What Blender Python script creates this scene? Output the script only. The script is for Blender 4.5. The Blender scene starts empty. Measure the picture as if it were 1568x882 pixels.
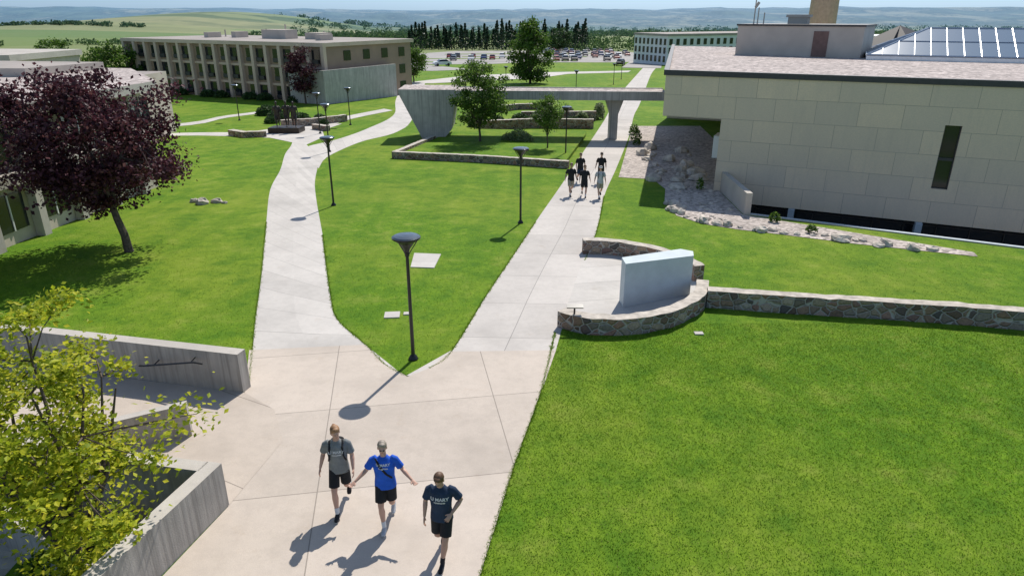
import bpy, bmesh, math, random
import numpy as np
from mathutils import Vector, Matrix, noise
from mathutils.geometry import delaunay_2d_cdt, tessellate_polygon
from mathutils.bvhtree import BVHTree
random.seed(3)
SC=bpy.context.scene
COL=SC.collection
def GZ(y): return -.025*(y-10)

# ---------------------------------------------------------------- materials
class NM:
    def __init__(s,name):
        s.m=bpy.data.materials.new(name); s.m.use_nodes=True
        s.t=s.m.node_tree; s.n=s.t.nodes; s.n.clear()
        s.out=s.n.new('ShaderNodeOutputMaterial'); s.b=s.n.new('ShaderNodeBsdfPrincipled')
        s.l(s.b.outputs[0],s.out.inputs[0])
    def l(s,a,b): s.t.links.new(a,b)
    def new(s,t,**k):
        n=s.n.new(t)
        for a,v in k.items(): setattr(n,a,v)
        return n
    def coord(s,kind='Object'): return s.new('ShaderNodeTexCoord').outputs[kind]
    def mapping(s,v,scale=(1,1,1),rot=(0,0,0)):
        n=s.new('ShaderNodeMapping'); s.l(v,n.inputs[0]); n.inputs['Scale'].default_value=scale; n.inputs['Rotation'].default_value=rot; return n.outputs[0]
    def noise(s,v,scale,detail=3,rough=.55):
        n=s.new('ShaderNodeTexNoise'); s.l(v,n.inputs['Vector']); n.inputs['Scale'].default_value=scale; n.inputs['Detail'].default_value=detail; n.inputs['Roughness'].default_value=rough
        return n.outputs[0]
    def ramp(s,f,stops):
        n=s.new('ShaderNodeValToRGB'); s.l(f,n.inputs[0]); e=n.color_ramp.elements
        while len(e)<len(stops): e.new(.5)
        for i,(p,c) in enumerate(stops):
            e[i].position=p; e[i].color=(c[0],c[1],c[2],1) if hasattr(c,'__len__') else (c,c,c,1)
        return n.outputs[0]
    def mix(s,f,a,b,mode='MIX'):
        n=s.new('ShaderNodeMix',data_type='RGBA',blend_type=mode)
        for i,v in ((0,f),(6,a),(7,b)):
            if hasattr(v,'is_output'): s.l(v,n.inputs[i])
            elif hasattr(v,'__len__'): n.inputs[i].default_value=(v[0],v[1],v[2],1)
            else: n.inputs[i].default_value=v if i==0 else (v,v,v,1)
        return n.outputs[2]
    def math(s,op,a,b=None,c=None):
        n=s.new('ShaderNodeMath',operation=op)
        for i,v in enumerate((a,b,c)):
            if v is None: continue
            if hasattr(v,'is_output'): s.l(v,n.inputs[i])
            else: n.inputs[i].default_value=v
        return n.outputs[0]
    def bump(s,h,strength=.3,dist=.02):
        n=s.new('ShaderNodeBump'); n.inputs['Strength'].default_value=strength; n.inputs['Distance'].default_value=dist
        s.l(h,n.inputs['Height']); s.l(n.outputs[0],s.b.inputs['Normal']); return n
    def color(s,c):
        if hasattr(c,'is_output'): s.l(c,s.b.inputs['Base Color'])
        else: s.b.inputs['Base Color'].default_value=(c[0],c[1],c[2],1)
    def rough(s,r,metal=0,spec=None):
        s.b.inputs['Roughness'].default_value=r; s.b.inputs['Metallic'].default_value=metal
        if spec is not None: s.b.inputs['Specular IOR Level'].default_value=spec
    def transl(s,c,f):
        t=s.new('ShaderNodeBsdfTranslucent'); s.l(c,t.inputs[0]); m=s.new('ShaderNodeMixShader'); m.inputs[0].default_value=f
        s.l(s.b.outputs[0],m.inputs[1]); s.l(t.outputs[0],m.inputs[2]); s.l(m.outputs[0],s.out.inputs[0])
def simple(name,c,rough=.7,var=.15,scale=6,metal=0,spec=None,bump=0,bscale=40,bd=.01):
    k=NM(name); v=k.coord()
    n=k.noise(v,scale,4)
    lo=[x*(1-var) for x in c]; hi=[min(1,x*(1+var)) for x in c]
    k.color(k.ramp(n,[(.3,lo),(.7,hi)])); k.rough(rough,metal,spec)
    if bump: k.bump(k.noise(v,bscale,3),bump,bd)
    return k.m

def grass_mat(name,far=False):
    k=NM(name); v=k.coord()
    big=k.noise(v,.10,4,.6); mid=k.noise(v,.8,6,.72); fin=k.noise(k.mapping(v,(1,.55,1),(0,0,.4)),30,4,.75)
    fin2=k.noise(k.mapping(v,(1,.6,1),(0,0,-.5)),7,5,.75); cl=k.noise(v,2.6,4,.7)
    c=k.ramp(fin,[(.3,(.040,.102,.006)),(.5,(.108,.215,.009)),(.72,(.205,.345,.022))])
    c=k.mix(.5,c,k.ramp(fin2,[(.36,(.066,.152,.007)),(.64,(.180,.300,.016))]))
    c=k.mix(k.ramp(cl,[(.42,.40),(.55,0)]),c,(.055,.142,.007))
    c=k.mix(k.ramp(big,[(.42,0),(.64,.7)]),c,k.mix(.6,c,(.26,.30,.035)))
    c=k.mix(k.ramp(mid,[(.34,.6),(.49,0)]),c,(.048,.132,.008))
    c=k.mix(k.ramp(mid,[(.54,0),(.72,.6)]),c,(.28,.32,.06))
    st_=k.noise(k.mapping(v,(.9,.05,1),(0,0,.35)),1,2,.5)
    c=k.mix(k.ramp(st_,[(.44,.18),(.52,0)]),c,(.05,.14,.008))
    if far:
        sx=k.new('ShaderNodeSeparateXYZ'); k.l(v,sx.inputs[0]); X,Y=sx.outputs[0],sx.outputs[1]
        vo=k.new('ShaderNodeTexVoronoi'); k.l(k.mapping(v,(.0026,.0050,0),(0,0,.3)),vo.inputs['Vector']); vo.inputs['Scale'].default_value=1
        sep=k.new('ShaderNodeSeparateColor'); k.l(vo.outputs['Color'],sep.inputs[0])
        fld=k.ramp(sep.outputs[0],[(.0,(.13,.20,.055)),(.3,(.23,.26,.10)),(.5,(.31,.28,.15)),(.7,(.12,.19,.055)),(1,(.22,.25,.11))])
        fld=k.mix(k.ramp(k.noise(k.mapping(v,(1,.35,1)),.03,5,.6),[(.35,0),(.7,.5)]),fld,(.17,.20,.08))
        trees=k.ramp(k.noise(k.mapping(v,(.0045,.0075,0)),1,6,.62),[(.49,0),(.54,1)])
        tfar=k.math('MULTIPLY',trees,k.ramp(k.math('DIVIDE',Y,3000),[(.25,0),(.5,1)]))
        fld=k.mix(tfar,fld,(.030,.075,.028))
        sY=k.math('ADD',Y,k.math('MULTIPLY',X,-.35))
        mask=k.ramp(k.math('DIVIDE',sY,1000),[(.245,0),(.26,1)])
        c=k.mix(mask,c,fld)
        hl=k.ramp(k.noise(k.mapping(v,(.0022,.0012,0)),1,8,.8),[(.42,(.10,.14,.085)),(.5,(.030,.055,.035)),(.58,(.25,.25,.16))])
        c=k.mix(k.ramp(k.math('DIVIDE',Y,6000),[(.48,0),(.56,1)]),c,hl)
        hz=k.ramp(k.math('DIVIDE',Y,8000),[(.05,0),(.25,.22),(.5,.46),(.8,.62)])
        c=k.mix(hz,c,(.16,.30,.46))  # aerial haze painted into the ground colour, bluer with distance
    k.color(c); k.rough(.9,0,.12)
    hb=k.math('ADD',k.math('MULTIPLY',fin,.6),k.math('MULTIPLY',fin2,.4))
    k.bump(hb,.6,.07)
    return k.m

def concrete_mat(name,base=(.53,.495,.455),jl=1.9,ju=0,stain=.6,jw=.012,rough=.85,off=(0,0)):
    """uses UV in metres: u across, v along"""
    k=NM(name); v=k.coord(); uv=k.coord('UV')
    n1=k.noise(v,.45,6,.65); n2=k.noise(v,4,5,.7); n3=k.noise(v,60,2)
    b=Vector(base)
    c=k.ramp(n1,[(.3,b*.80),(.5,b),(.70,b*1.10)])
    c=k.mix(k.ramp(n2,[(.45,0),(.8,stain)]),c,b*.76)
    c=k.mix(k.ramp(k.noise(v,1.7,6,.75),[(.60,0),(.68,.35)]),c,Vector((b.x*.78,b.y*.70,b.z*.60)))
    c=k.mix(k.ramp(n3,[(.35,.3),(.6,0)]),c,b*.6)
    s=k.new('ShaderNodeSeparateXYZ'); k.l(uv,s.inputs[0])
    if jl:
        vv=k.math('ADD',s.outputs[1],off[1]); uu=k.math('ADD',s.outputs[0],off[0])
        fl=k.math('ADD',k.math('FLOOR',k.math('DIVIDE',vv,jl)),k.math('MULTIPLY',k.math('FLOOR',k.math('DIVIDE',uu,ju or 100)),7.3))
        wn=k.new('ShaderNodeTexWhiteNoise',noise_dimensions='1D'); k.l(fl,wn.inputs['W'])
        c=k.mix(.15,c,k.ramp(wn.outputs[0],[(0,b*.6),(1,b*1.4)]))
        j=k.math('LESS_THAN',k.math('FRACT',k.math('DIVIDE',vv,jl)),2*jw/jl)
        if ju:
            j2=k.math('LESS_THAN',k.math('FRACT',k.math('DIVIDE',uu,ju)),2*jw/ju); j=k.math('MAXIMUM',j,j2)
        c=k.mix(k.math('MULTIPLY',j,.75),c,b*.38)
    k.color(c); k.rough(rough,0,.25); k.bump(n3,.15,.01)
    return k.m

def board_concrete(name,base=(.40,.37,.335)):
    k=NM(name); v=k.coord(); uv=k.coord('UV')
    w=k.noise(k.mapping(uv,(7,.25,1)),1,4,.6); n=k.noise(v,1.2,5,.65); f=k.noise(v,40,3)
    b=Vector(base)
    c=k.ramp(w,[(.35,b*.72),(.5,b),(.68,b*1.18)])
    c=k.mix(k.ramp(n,[(.35,.45),(.6,0)]),c,b*.62)
    k.color(c); k.rough(.9,0,.2); k.bump(k.math('ADD',w,k.math('MULTIPLY',f,.3)),.5,.03)
    return k.m

def stone_mat(name,scale=2.9):
    k=NM(name); v=k.mapping(k.coord(),(1,1,1.35))
    wob=k.new('ShaderNodeVectorMath',operation='ADD'); 
    nn=k.new('ShaderNodeTexNoise'); k.l(v,nn.inputs['Vector']); nn.inputs['Scale'].default_value=3
    sc=k.new('ShaderNodeVectorMath',operation='SCALE'); k.l(nn.outputs['Color'],sc.inputs[0]); sc.inputs['Scale'].default_value=.12
    k.l(v,wob.inputs[0]); k.l(sc.outputs[0],wob.inputs[1]); v2=wob.outputs[0]
    a=k.new('ShaderNodeTexVoronoi'); a.inputs['Scale'].default_value=scale; k.l(v2,a.inputs['Vector'])
    e=k.new('ShaderNodeTexVoronoi',feature='DISTANCE_TO_EDGE'); e.inputs['Scale'].default_value=scale; k.l(v2,e.inputs['Vector'])
    sp=k.new('ShaderNodeSeparateColor'); k.l(a.outputs['Color'],sp.inputs[0])
    c=k.ramp(sp.outputs[0],[(0,(.13,.085,.06)),(.2,(.36,.23,.155)),(.4,(.22,.20,.18)),(.55,(.46,.34,.23)),(.7,(.10,.09,.085)),(.85,(.40,.22,.16)),(1,(.52,.44,.35))])
    c=k.mix(k.ramp(k.noise(v,18,4),[(.3,.5),(.6,0)]),c,(.07,.06,.055))
    mort=k.ramp(e.outputs[0],[(.0,1),(.035,1),(.06,0)])
    c=k.mix(mort,c,(.44,.40,.35))
    k.color(c); k.rough(.85,0,.3)
    k.bump(k.math('ADD',k.ramp(e.outputs[0],[(.0,0),(.16,1)]),k.math('MULTIPLY',k.noise(v,25,3),.25)),.9,.06)
    return k.m

def panel_mat(name):
    k=NM(name); uv=k.coord('UV'); v=k.coord()
    br=k.new('ShaderNodeTexBrick'); k.l(uv,br.inputs['Vector'])
    br.inputs['Scale'].default_value=1; br.inputs['Brick Width'].default_value=2.1; br.inputs['Row Height'].default_value=1.21
    br.inputs['Mortar Size'].default_value=.012; br.inputs['Mortar Smooth'].default_value=.1; br.offset=.5
    br.inputs['Color1'].default_value=(.84,.655,.46,1); br.inputs['Color2'].default_value=(.72,.58,.43,1); br.inputs['Mortar'].default_value=(.38,.29,.21,1)
    c=br.outputs[0]
    c=k.mix(k.ramp(k.noise(k.mapping(v,(1,1,.5)),.6,5,.65),[(.35,.4),(.65,0)]),c,(.62,.51,.39))
    c=k.mix(k.ramp(k.noise(k.mapping(v,(3,3,.35)),1.1,4,.6),[(.55,0),(.75,.25)]),c,(.50,.41,.32))
    c=k.mix(k.ramp(k.noise(v,14,4),[(.4,.18),(.6,0)]),c,(.50,.41,.32))
    k.color(c); k.rough(.8,0,.3); k.bump(br.outputs[1],-.4,.02)
    return k.m

def gravel_mat(name,c=(.40,.35,.32),s=14):
    k=NM(name); v=k.coord()
    a=k.new('ShaderNodeTexVoronoi'); a.inputs['Scale'].default_value=s; k.l(v,a.inputs['Vector'])
    sp=k.new('ShaderNodeSeparateColor'); k.l(a.outputs['Color'],sp.inputs[0]); b=Vector(c)
    col=k.ramp(sp.outputs[0],[(0,b*.45),(.5,b),(1,b*1.45)])
    col=k.mix(k.ramp(k.noise(v,.7,5,.65),[(.35,.5),(.65,0)]),col,b*.60)
    k.color(col); k.rough(.95,0,.2); k.bump(a.outputs['Distance'],-.8,.05); return k.m

def leaf_mat(name,stops,trans=.4,dark=.5):
    k=NM(name); g=k.new('ShaderNodeNewGeometry')
    c=k.ramp(g.outputs['Random Per Island'],stops)
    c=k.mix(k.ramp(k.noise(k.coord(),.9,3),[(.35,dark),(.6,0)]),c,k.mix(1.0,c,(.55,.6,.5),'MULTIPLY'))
    k.color(c); k.rough(.55,0,.25); k.transl(c,trans); return k.m

def glass_mat(name,c=(.015,.02,.025),rough=.12):
    k=NM(name); k.color(c); k.rough(rough,0,.6); k.bump(k.noise(k.coord(),.8,2),.05,.02); return k.m

M={}
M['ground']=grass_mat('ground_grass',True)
M['grass']=grass_mat('lawn_grass')
M['walk']=concrete_mat('walk_concrete',base=(.54,.50,.46),jl=2.9,ju=2.4)
M['walk2']=concrete_mat('side_walk_concrete',base=(.56,.525,.485),jl=1.75)
M['plaza']=concrete_mat('plaza_concrete',base=(.55,.475,.405),jl=3.3,ju=4.1,off=(2.0,1.35))
M['ramp']=concrete_mat('ramp_concrete',base=(.52,.445,.375),jl=2.6,ju=0,off=(0,.4))
M['wallc']=board_concrete('board_formed_concrete')
M['capc']=concrete_mat('cap_concrete',base=(.50,.46,.41),jl=0)
M['bridge']=board_concrete('bridge_concrete',(.46,.44,.42))
M['stone']=stone_mat('fieldstone'); M['stonecap']=simple('stone_cap',(.46,.41,.35),.85,.3,4,bump=.5,bscale=20)
M['panel']=panel_mat('limestone_panels')
M['gravel']=gravel_mat('river_gravel',(.48,.42,.38),7); M['roofg']=gravel_mat('roof_gravel',(.48,.415,.385),5)
M['fascia']=simple('dark_fascia',(.05,.045,.045),.5)
M['glass']=glass_mat('dark_glass'); M['black']=simple('black_paint',(.012,.012,.014),.35,.1)
M['lamptop']=simple('lamp_top_metal',(.10,.12,.145),.25,.1,3,.6)
M['rock']=simple('boulder_stone',(.52,.46,.39),.9,.4,2.5,bump=.7,bscale=9,bd=.05)
M['mon']=simple('painted_masonry',(.50,.56,.58),.75,.08,2,bump=.2,bscale=60)
M['lot']=simple('parking_concrete',(.32,.30,.28),.9,.2,.1)
M['dorm']=simple('precast_tan',(.32,.225,.165),.85,.12,.4); M['dormp']=simple('precast_pier',(.64,.49,.38),.85,.10,.5)
M['brick']=simple('rose_brick',(.20,.12,.10),.9,.15,3)
M['roofm']=simple('membrane_roof',(.33,.29,.26),.9,.15,.3); M['white']=simple('white_wall',(.72,.72,.72),.7,.06,.5)
M['greywall']=simple('grey_wall',(.52,.45,.38),.85,.1,.7); M['bark']=simple('bark',(.10,.075,.06),.95,.4,9,bump=.8,bscale=25,bd=.03)
M['bluecol']=simple('blue_grey_column',(.42,.48,.52),.7,.08)
M['soil']=simple('mulch_soil',(.07,.05,.035),.95,.4,5,bump=.8,bscale=20,bd=.05)
M['bronze']=simple('bronze',(.045,.035,.03),.45,.3,8,.5)
M['skyglass']=glass_mat('skylight_glass',(.10,.17,.25),.18); M['alu']=simple('aluminium',(.62,.64,.66),.35,.05,3,.7)
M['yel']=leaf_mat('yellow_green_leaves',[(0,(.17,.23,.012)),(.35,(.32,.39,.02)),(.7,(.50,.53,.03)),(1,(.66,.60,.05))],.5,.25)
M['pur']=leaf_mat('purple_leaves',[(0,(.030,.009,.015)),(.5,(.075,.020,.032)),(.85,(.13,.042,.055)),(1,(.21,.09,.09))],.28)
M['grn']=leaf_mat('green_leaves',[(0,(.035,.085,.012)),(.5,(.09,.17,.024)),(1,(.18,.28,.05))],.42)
M['grn2']=leaf_mat('dark_green_leaves',[(0,(.025,.06,.018)),(.5,(.05,.105,.03)),(1,(.10,.17,.05))],.3)
M['con']=leaf_mat('conifer_needles',[(0,(.010,.030,.016)),(.5,(.024,.055,.026)),(1,(.05,.09,.04))],.15)

# ---------------------------------------------------------------- mesh helpers
def mk(name,verts,faces,mats,fm=None,uvs=None,smooth=False,parent=None,loc=None):
    me=bpy.data.meshes.new(name); me.from_pydata([tuple(v) for v in verts],[],faces)
    for m in (mats if isinstance(mats,(list,tuple)) else [mats]): me.materials.append(m)
    if fm: me.polygons.foreach_set('material_index',fm)
    if uvs:
        ul=me.uv_layers.new(name='UVMap'); ul.data.foreach_set('uv',[c for f in uvs for p in f for c in p])
    if smooth: me.polygons.foreach_set('use_smooth',[True]*len(me.polygons))
    me.update(); o=bpy.data.objects.new(name,me); COL.objects.link(o)
    if parent: o.parent=parent
    if loc: o.location=loc
    return o
def mk_np(name,V,k,mat):
    n=len(V)//k; me=bpy.data.meshes.new(name); me.vertices.add(len(V)); me.vertices.foreach_set('co',V.astype(np.float32).ravel())
    me.loops.add(n*k); me.loops.foreach_set('vertex_index',np.arange(n*k,dtype=np.int32))
    me.polygons.add(n); me.polygons.foreach_set('loop_start',np.arange(0,n*k,k,dtype=np.int32))
    me.materials.append(mat); me.update(calc_edges=True); me.validate()
    o=bpy.data.objects.new(name,me); COL.objects.link(o); return o
def empty(name,loc=(0,0,0)):
    e=bpy.data.objects.new(name,None); COL.objects.link(e); e.location=loc; e.empty_display_size=.3; return e
class B:
    """mesh builder collecting pieces"""
    def __init__(s): s.v=[];s.f=[];s.m=[];s.u=[]
    def quad(s,pts,m=0,uv=None):
        i=len(s.v); s.v+= [tuple(p) for p in pts]; s.f.append(list(range(i,i+len(pts)))); s.m.append(m)
        s.u.append(uv or [(p[0],p[1]) for p in pts])
    def prism(s,poly,z0,z1,m=0,mt=None,bottom=True):
        n=len(poly); f0=z0 if callable(z0) else (lambda x,y:z0); f1=z1 if callable(z1) else (lambda x,y:z1)
        a=sum(poly[i][0]*poly[(i+1)%n][1]-poly[(i+1)%n][0]*poly[i][1] for i in range(n))
        if a<0: poly=poly[::-1]
        L=0
        for i in range(n):
            p,q=poly[i],poly[(i+1)%n]; d=math.hypot(q[0]-p[0],q[1]-p[1])
            s.quad([(p[0],p[1],f0(*p[:2])),(q[0],q[1],f0(*q[:2])),(q[0],q[1],f1(*q[:2])),(p[0],p[1],f1(*p[:2]))],m,
                   [(L,f0(*p[:2])),(L+d,f0(*q[:2])),(L+d,f1(*q[:2])),(L,f1(*p[:2]))]); L+=d
        s.quad([(p[0],p[1],f1(*p[:2])) for p in poly],m if mt is None else mt)
        if bottom: s.quad([(p[0],p[1],f0(*p[:2])) for p in poly[::-1]],m)
    def box(s,x0,x1,y0,y1,z0,z1,m=0,mt=None): s.prism([(x0,y0),(x1,y0),(x1,y1),(x0,y1)],z0,z1,m,mt)
    def obox(s,p,q,w,z0,z1,m=0,mt=None):
        d=Vector((q[0]-p[0],q[1]-p[1])).normalized(); n=Vector((-d.y,d.x))*w
        s.prism([p,q,(q[0]+n.x,q[1]+n.y),(p[0]+n.x,p[1]+n.y)],z0,z1,m,mt)
    def tube(s,pts,rad,n=8,m=0,cap=True):
        pts=[Vector(p) for p in pts]; i0=len(s.v)
        for i,p in enumerate(pts):
            t=(pts[min(i+1,len(pts)-1)]-pts[max(i-1,0)]).normalized()
            a=t.cross(Vector((0,0,1)) if abs(t.z)<.9 else Vector((0,1,0))).normalized(); b=t.cross(a)
            r=rad[i] if hasattr(rad,'__len__') else rad
            for k in range(n):
                an=2*math.pi*k/n; s.v.append(tuple(p+a*math.cos(an)*r+b*math.sin(an)*r))
        for i in range(len(pts)-1):
            for k in range(n):
                s.f.append([i0+i*n+k,i0+i*n+(k+1)%n,i0+(i+1)*n+(k+1)%n,i0+(i+1)*n+k]); s.m.append(m); s.u.append([(0,0)]*4)
        if cap:
            s.f.append([i0+k for k in range(n)][::-1]); s.m.append(m); s.u.append([(0,0)]*n)
            s.f.append([i0+(len(pts)-1)*n+k for k in range(n)]); s.m.append(m); s.u.append([(0,0)]*n)
    def make(s,name,mats,**k): return mk(name,s.v,s.f,mats,s.m,s.u,**k)

def resample(pts,step):
    out=[]; 
    for i in range(len(pts)-1):
        a=Vector(pts[i][:2]); b=Vector(pts[i+1][:2]); n=max(1,int((b-a).length/step))
        for k in range(n): out.append(tuple(a.lerp(b,k/n)))
    out.append(tuple(pts[-1][:2])); return out
def catmull(pts,n=5):
    P=[Vector(p) for p in pts]; P=[P[0]*2-P[1]]+P+[P[-1]*2-P[-2]]; o=[]
    for i in range(1,len(P)-2):
        for k in range(n):
            t=k/n; a,b,c,d=P[i-1],P[i],P[i+1],P[i+2]
            o.append(tuple(.5*((2*b)+(c-a)*t+(2*a-5*b+4*c-d)*t*t+(3*b-a-3*c+d)*t**3)))
    o.append(tuple(P[-2])); return o
def even(pts,n):
    L=[0]
    for i in range(1,len(pts)): L.append(L[-1]+math.dist(pts[i],pts[i-1]))
    o=[];j=0
    for k in range(n):
        t=L[-1]*k/(n-1)
        while j<len(L)-2 and L[j+1]<t: j+=1
        f=(t-L[j])/max(1e-6,L[j+1]-L[j]); o.append(tuple(Vector(pts[j]).lerp(Vector(pts[j+1]),min(1,f))))
    return o
PAVED=[]
def strip(name,Lp,Rp,off,mat,n=60):
    a=even(catmull(Lp),n); b=even(catmull(Rp),n); bd=B(); v=0
    PAVED.append(a+b[::-1])
    for i in range(n-1):
        d=math.dist(((a[i][0]+b[i][0])/2,(a[i][1]+b[i][1])/2),((a[i+1][0]+b[i+1][0])/2,(a[i+1][1]+b[i+1][1])/2))
        w0=math.dist(a[i],b[i]); w1=math.dist(a[i+1],b[i+1])
        z=lambda p:GZ(p[1])+off
        bd.quad([(a[i][0],a[i][1],z(a[i])),(b[i][0],b[i][1],z(b[i])),(b[i+1][0],b[i+1][1],z(b[i+1])),(a[i+1][0],a[i+1][1],z(a[i+1]))],0,
                [(-w0/2,v),(w0/2,v),(w1/2,v+d),(-w1/2,v+d)]); v+=d
    return bd.make(name,[mat])
def flat(name,poly,off,mat,rot=0,paved=True):
    if paved: PAVED.append(poly)
    t=tessellate_polygon([[Vector((p[0],p[1],0)) for p in poly]])
    c,s=math.cos(rot),math.sin(rot); fs=[]
    for f in t:
        a,b,d=[poly[i] for i in f]
        if (b[0]-a[0])*(d[1]-a[1])-(b[1]-a[1])*(d[0]-a[0])<0: f=(f[0],f[2],f[1])
        fs.append(list(f))
    uv=[[(poly[i][0]*c+poly[i][1]*s,-poly[i][0]*s+poly[i][1]*c) for i in f] for f in fs]
    return mk(name,[(p[0],p[1],GZ(p[1])+off) for p in poly],fs,[mat],None,uv)
def wall_strip(name,pts,th,h,mats,jit=.02,step=.3,side=1,base=-.2,hf=None):
    P=resample(pts,step); bd=B(); n=len(P); rings=[]
    for i,p in enumerate(P):
        t=Vector(P[min(i+1,n-1)])-Vector(P[max(i-1,0)]); t.normalize(); nr=Vector((-t.y,t.x))*side
        hh=(hf(i/(n-1)) if hf else h)
        j=lambda s:(noise.noise(Vector((p[0]*2.3+s,p[1]*2.3,s)))*jit*2)
        g=GZ(p[1]); a=Vector(p)+nr*j(1); b=Vector(p)+nr*(th+j(5)); tz=g+hh+j(9)*.6
        rings.append([(a.x,a.y,g+base),(a.x,a.y,g+hh*.5),(a.x,a.y,tz),(b.x,b.y,tz),(b.x,b.y,g+hh*.5),(b.x,b.y,g+base)])
    for i in range(n-1):
        for k in range(5):
            bd.quad([rings[i][k],rings[i+1][k],rings[i+1][k+1],rings[i][k+1]],1 if k==2 else 0)
    bd.quad(rings[0]); bd.quad(rings[-1][::-1])
    return bd.make(name,mats)

# ---------------------------------------------------------------- ground with real openings
moat=[(12.05,34.1),(31.0,22.9),(32.9,33.0),(13.5,42.0),(12.3,39.9)]
pit=[(-5.92,10.72),(-6.72,6.5),(-14,6.5),(-14,12.75),(-8.0,11.42)]
PAVED.append(moat); PAVED.append(pit)
def sstep(t): t=max(0,min(1,t)); return t*t*(3-2*t)
def terr(x,y):
    if y<=420: return GZ(y)
    z=-10.25-34*sstep((y-420)/1700)
    z+=44*math.exp(-((x+540)/250)**2-((y-1400)/480)**2)+16*math.exp(-((x+1200)/420)**2-((y-1600)/400)**2)*sstep((y-420)/300)
    z+=14*math.exp(-((x+380)/300)**2-((y-2100)/400)**2)
    r=sstep((y-500)/900)
    z+=r*10*noise.noise(Vector((x*.0012,y*.0012,3)))
    hv=noise.fractal(Vector((x*.00042,y*.0003,7)),1.0,2.1,6)
    z+=94*sstep((y-3000)/2600)*(.93+.28*hv) + 26*sstep((y-3000)/800)*noise.noise(Vector((x*.003,y*.002,1)))
    return z
vs=[];ed=[]
for poly in (moat,pit):
    i=len(vs); vs+=[Vector(p) for p in poly]; ed+=[(i+k,i+(k+1)%len(poly)) for k in range(len(poly))]
for y in (-40,0,40,80,150,250,340):
    for x in (-700,-350,-150,-60,60,150,350,700): vs.append(Vector((x+.13*y,y)))
ys=list(np.geomspace(420,9000,72)); nx=130
for y in ys:
    for k in range(nx+1): vs.append(Vector(((-1.15+2.3*k/nx)*max(y,800),y)))
r=delaunay_2d_cdt(vs,ed,[],0,1e-5)
def inside(p,poly):
    c=False;n=len(poly)
    for i in range(n):
        a,b=poly[i],poly[(i+1)%n]
        if (a[1]>p[1])!=(b[1]>p[1]) and p[0]<(b[0]-a[0])*(p[1]-a[1])/(b[1]-a[1])+a[0]: c=not c
    return c
fs=[]
for f in r[2]:
    cx=sum(r[0][i].x for i in f)/3; cy=sum(r[0][i].y for i in f)/3
    if cy<60 and (inside((cx,cy),moat) or inside((cx,cy),pit)): continue
    fs.append(list(f))
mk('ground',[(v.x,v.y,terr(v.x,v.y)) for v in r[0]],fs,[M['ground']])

# ---------------------------------------------------------------- walks
strip('left_footpath',[(-6.9,15.4),(-7.55,17.63),(-8.55,20.84),(-9.74,24.8),(-12.19,32.65),(-14.51,40.25),(-15.9,46.5),(-17.6,53),(-18.6,58),(-20.8,66)],
      [(-3.2,16.75),(-4.39,18.38),(-5.74,20.39),(-6.52,22.67),(-7.4,25.59),(-8.79,30.31),(-10.82,36.86),(-12.36,42.16),(-13.5,47),(-14.6,51.5)],.004,M['walk2'])
strip('curved_footpath',[(-17.0,53.5),(-16.9,57),(-15.4,61),(-14.2,68.3),(-13.6,80.4),(-16.5,100),(-20.5,135)],
      [(-13.4,47),(-13.98,51.01),(-13.7,55.31),(-12.9,59.98),(-10.9,66),(-11.2,80),(-16.5,135)],.008,M['walk2'])
strip('main_walkway',[(-2.9,16.4),(-1.8,17.85),(-1.01,22.03),(-.11,26.43),(1.17,32.65),(3.19,42.16),(4.89,50.44),(7.8,64.5),(10.5,77.8),(15.3,102.7),(28.3,161.7),(36.1,196.7)],
      [(.85,15.9),(1.2,17.5),(1.75,20.5),(2.88,26),(4.1,31.44),(5.31,38.48),(7.4,47.78),(11,64.5),(14,80),(18,98),(31.5,161.7),(39.5,196)],.004,M['walk'],90)
flat('entry_plaza',[(-6.7,6),(-1.0,6),(-.55,9.06),(-.46,9.56),(.01,12.1),(.75,15.51),(1.3,18.0),(-1.8,17.9),(-2.3,16.85),(-2.83,16.35),(-3.6,17.1),(-4.39,18.38),(-7.75,18.0),(-6.95,15.45),(-5.6,10.9)],.012,M['plaza'],.17)
flat('ramp_paving',[(-6.95,15.45),(-16,17.5),(-16,14.2),(-14,12.9),(-8.0,11.5),(-5.6,10.9),(-5.25,13.2),(-5.9,14.6)],.018,M['ramp'],-.5)
flat('monument_plaza',[(1.55,19.9),(2.4,19.45),(3.6,19.4),(4.7,19.8),(5.6,20.4),(6.6,22.0),(7.0,24.1),(5.8,26.4),(4.8,27.1),(3.1,27.5),(2.2,23)],.008,M['walk2'],.2)
flat('statue_plaza',[(-21.7,61.8),(-17.3,57.5),(-17.0,62.5),(-18.3,66.8),(-17.6,72),(-21.5,71.5),(-25.1,65.5)],.012,M['walk2'],.3)
strip('cross_footpath',[(-45,58.5),(-31,63.2),(-21,61.7)],[(-45,60.3),(-30.5,65.2),(-21,64.6)],.006,M['walk2'],20)
strip('cross_footpath',[(-50,62),(-33.7,69.8),(-31.7,77.3),(-28,84)],[(-52,64.5),(-35.2,71.5),(-32.8,79),(-29.2,86)],.016,M['walk2'],20)
strip('upper_footpath',[(-21.2,68),(-19.3,77),(-15.9,87)],[(-18.5,68),(-17.6,76),(-14.5,85)],.018,M['walk2'],20)
flat('far_footpath',[(-21,133),(-15,133),(6,150),(13,165),(28,172),(30,180),(8,172),(-10,158)],.03,M['walk2'])
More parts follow.
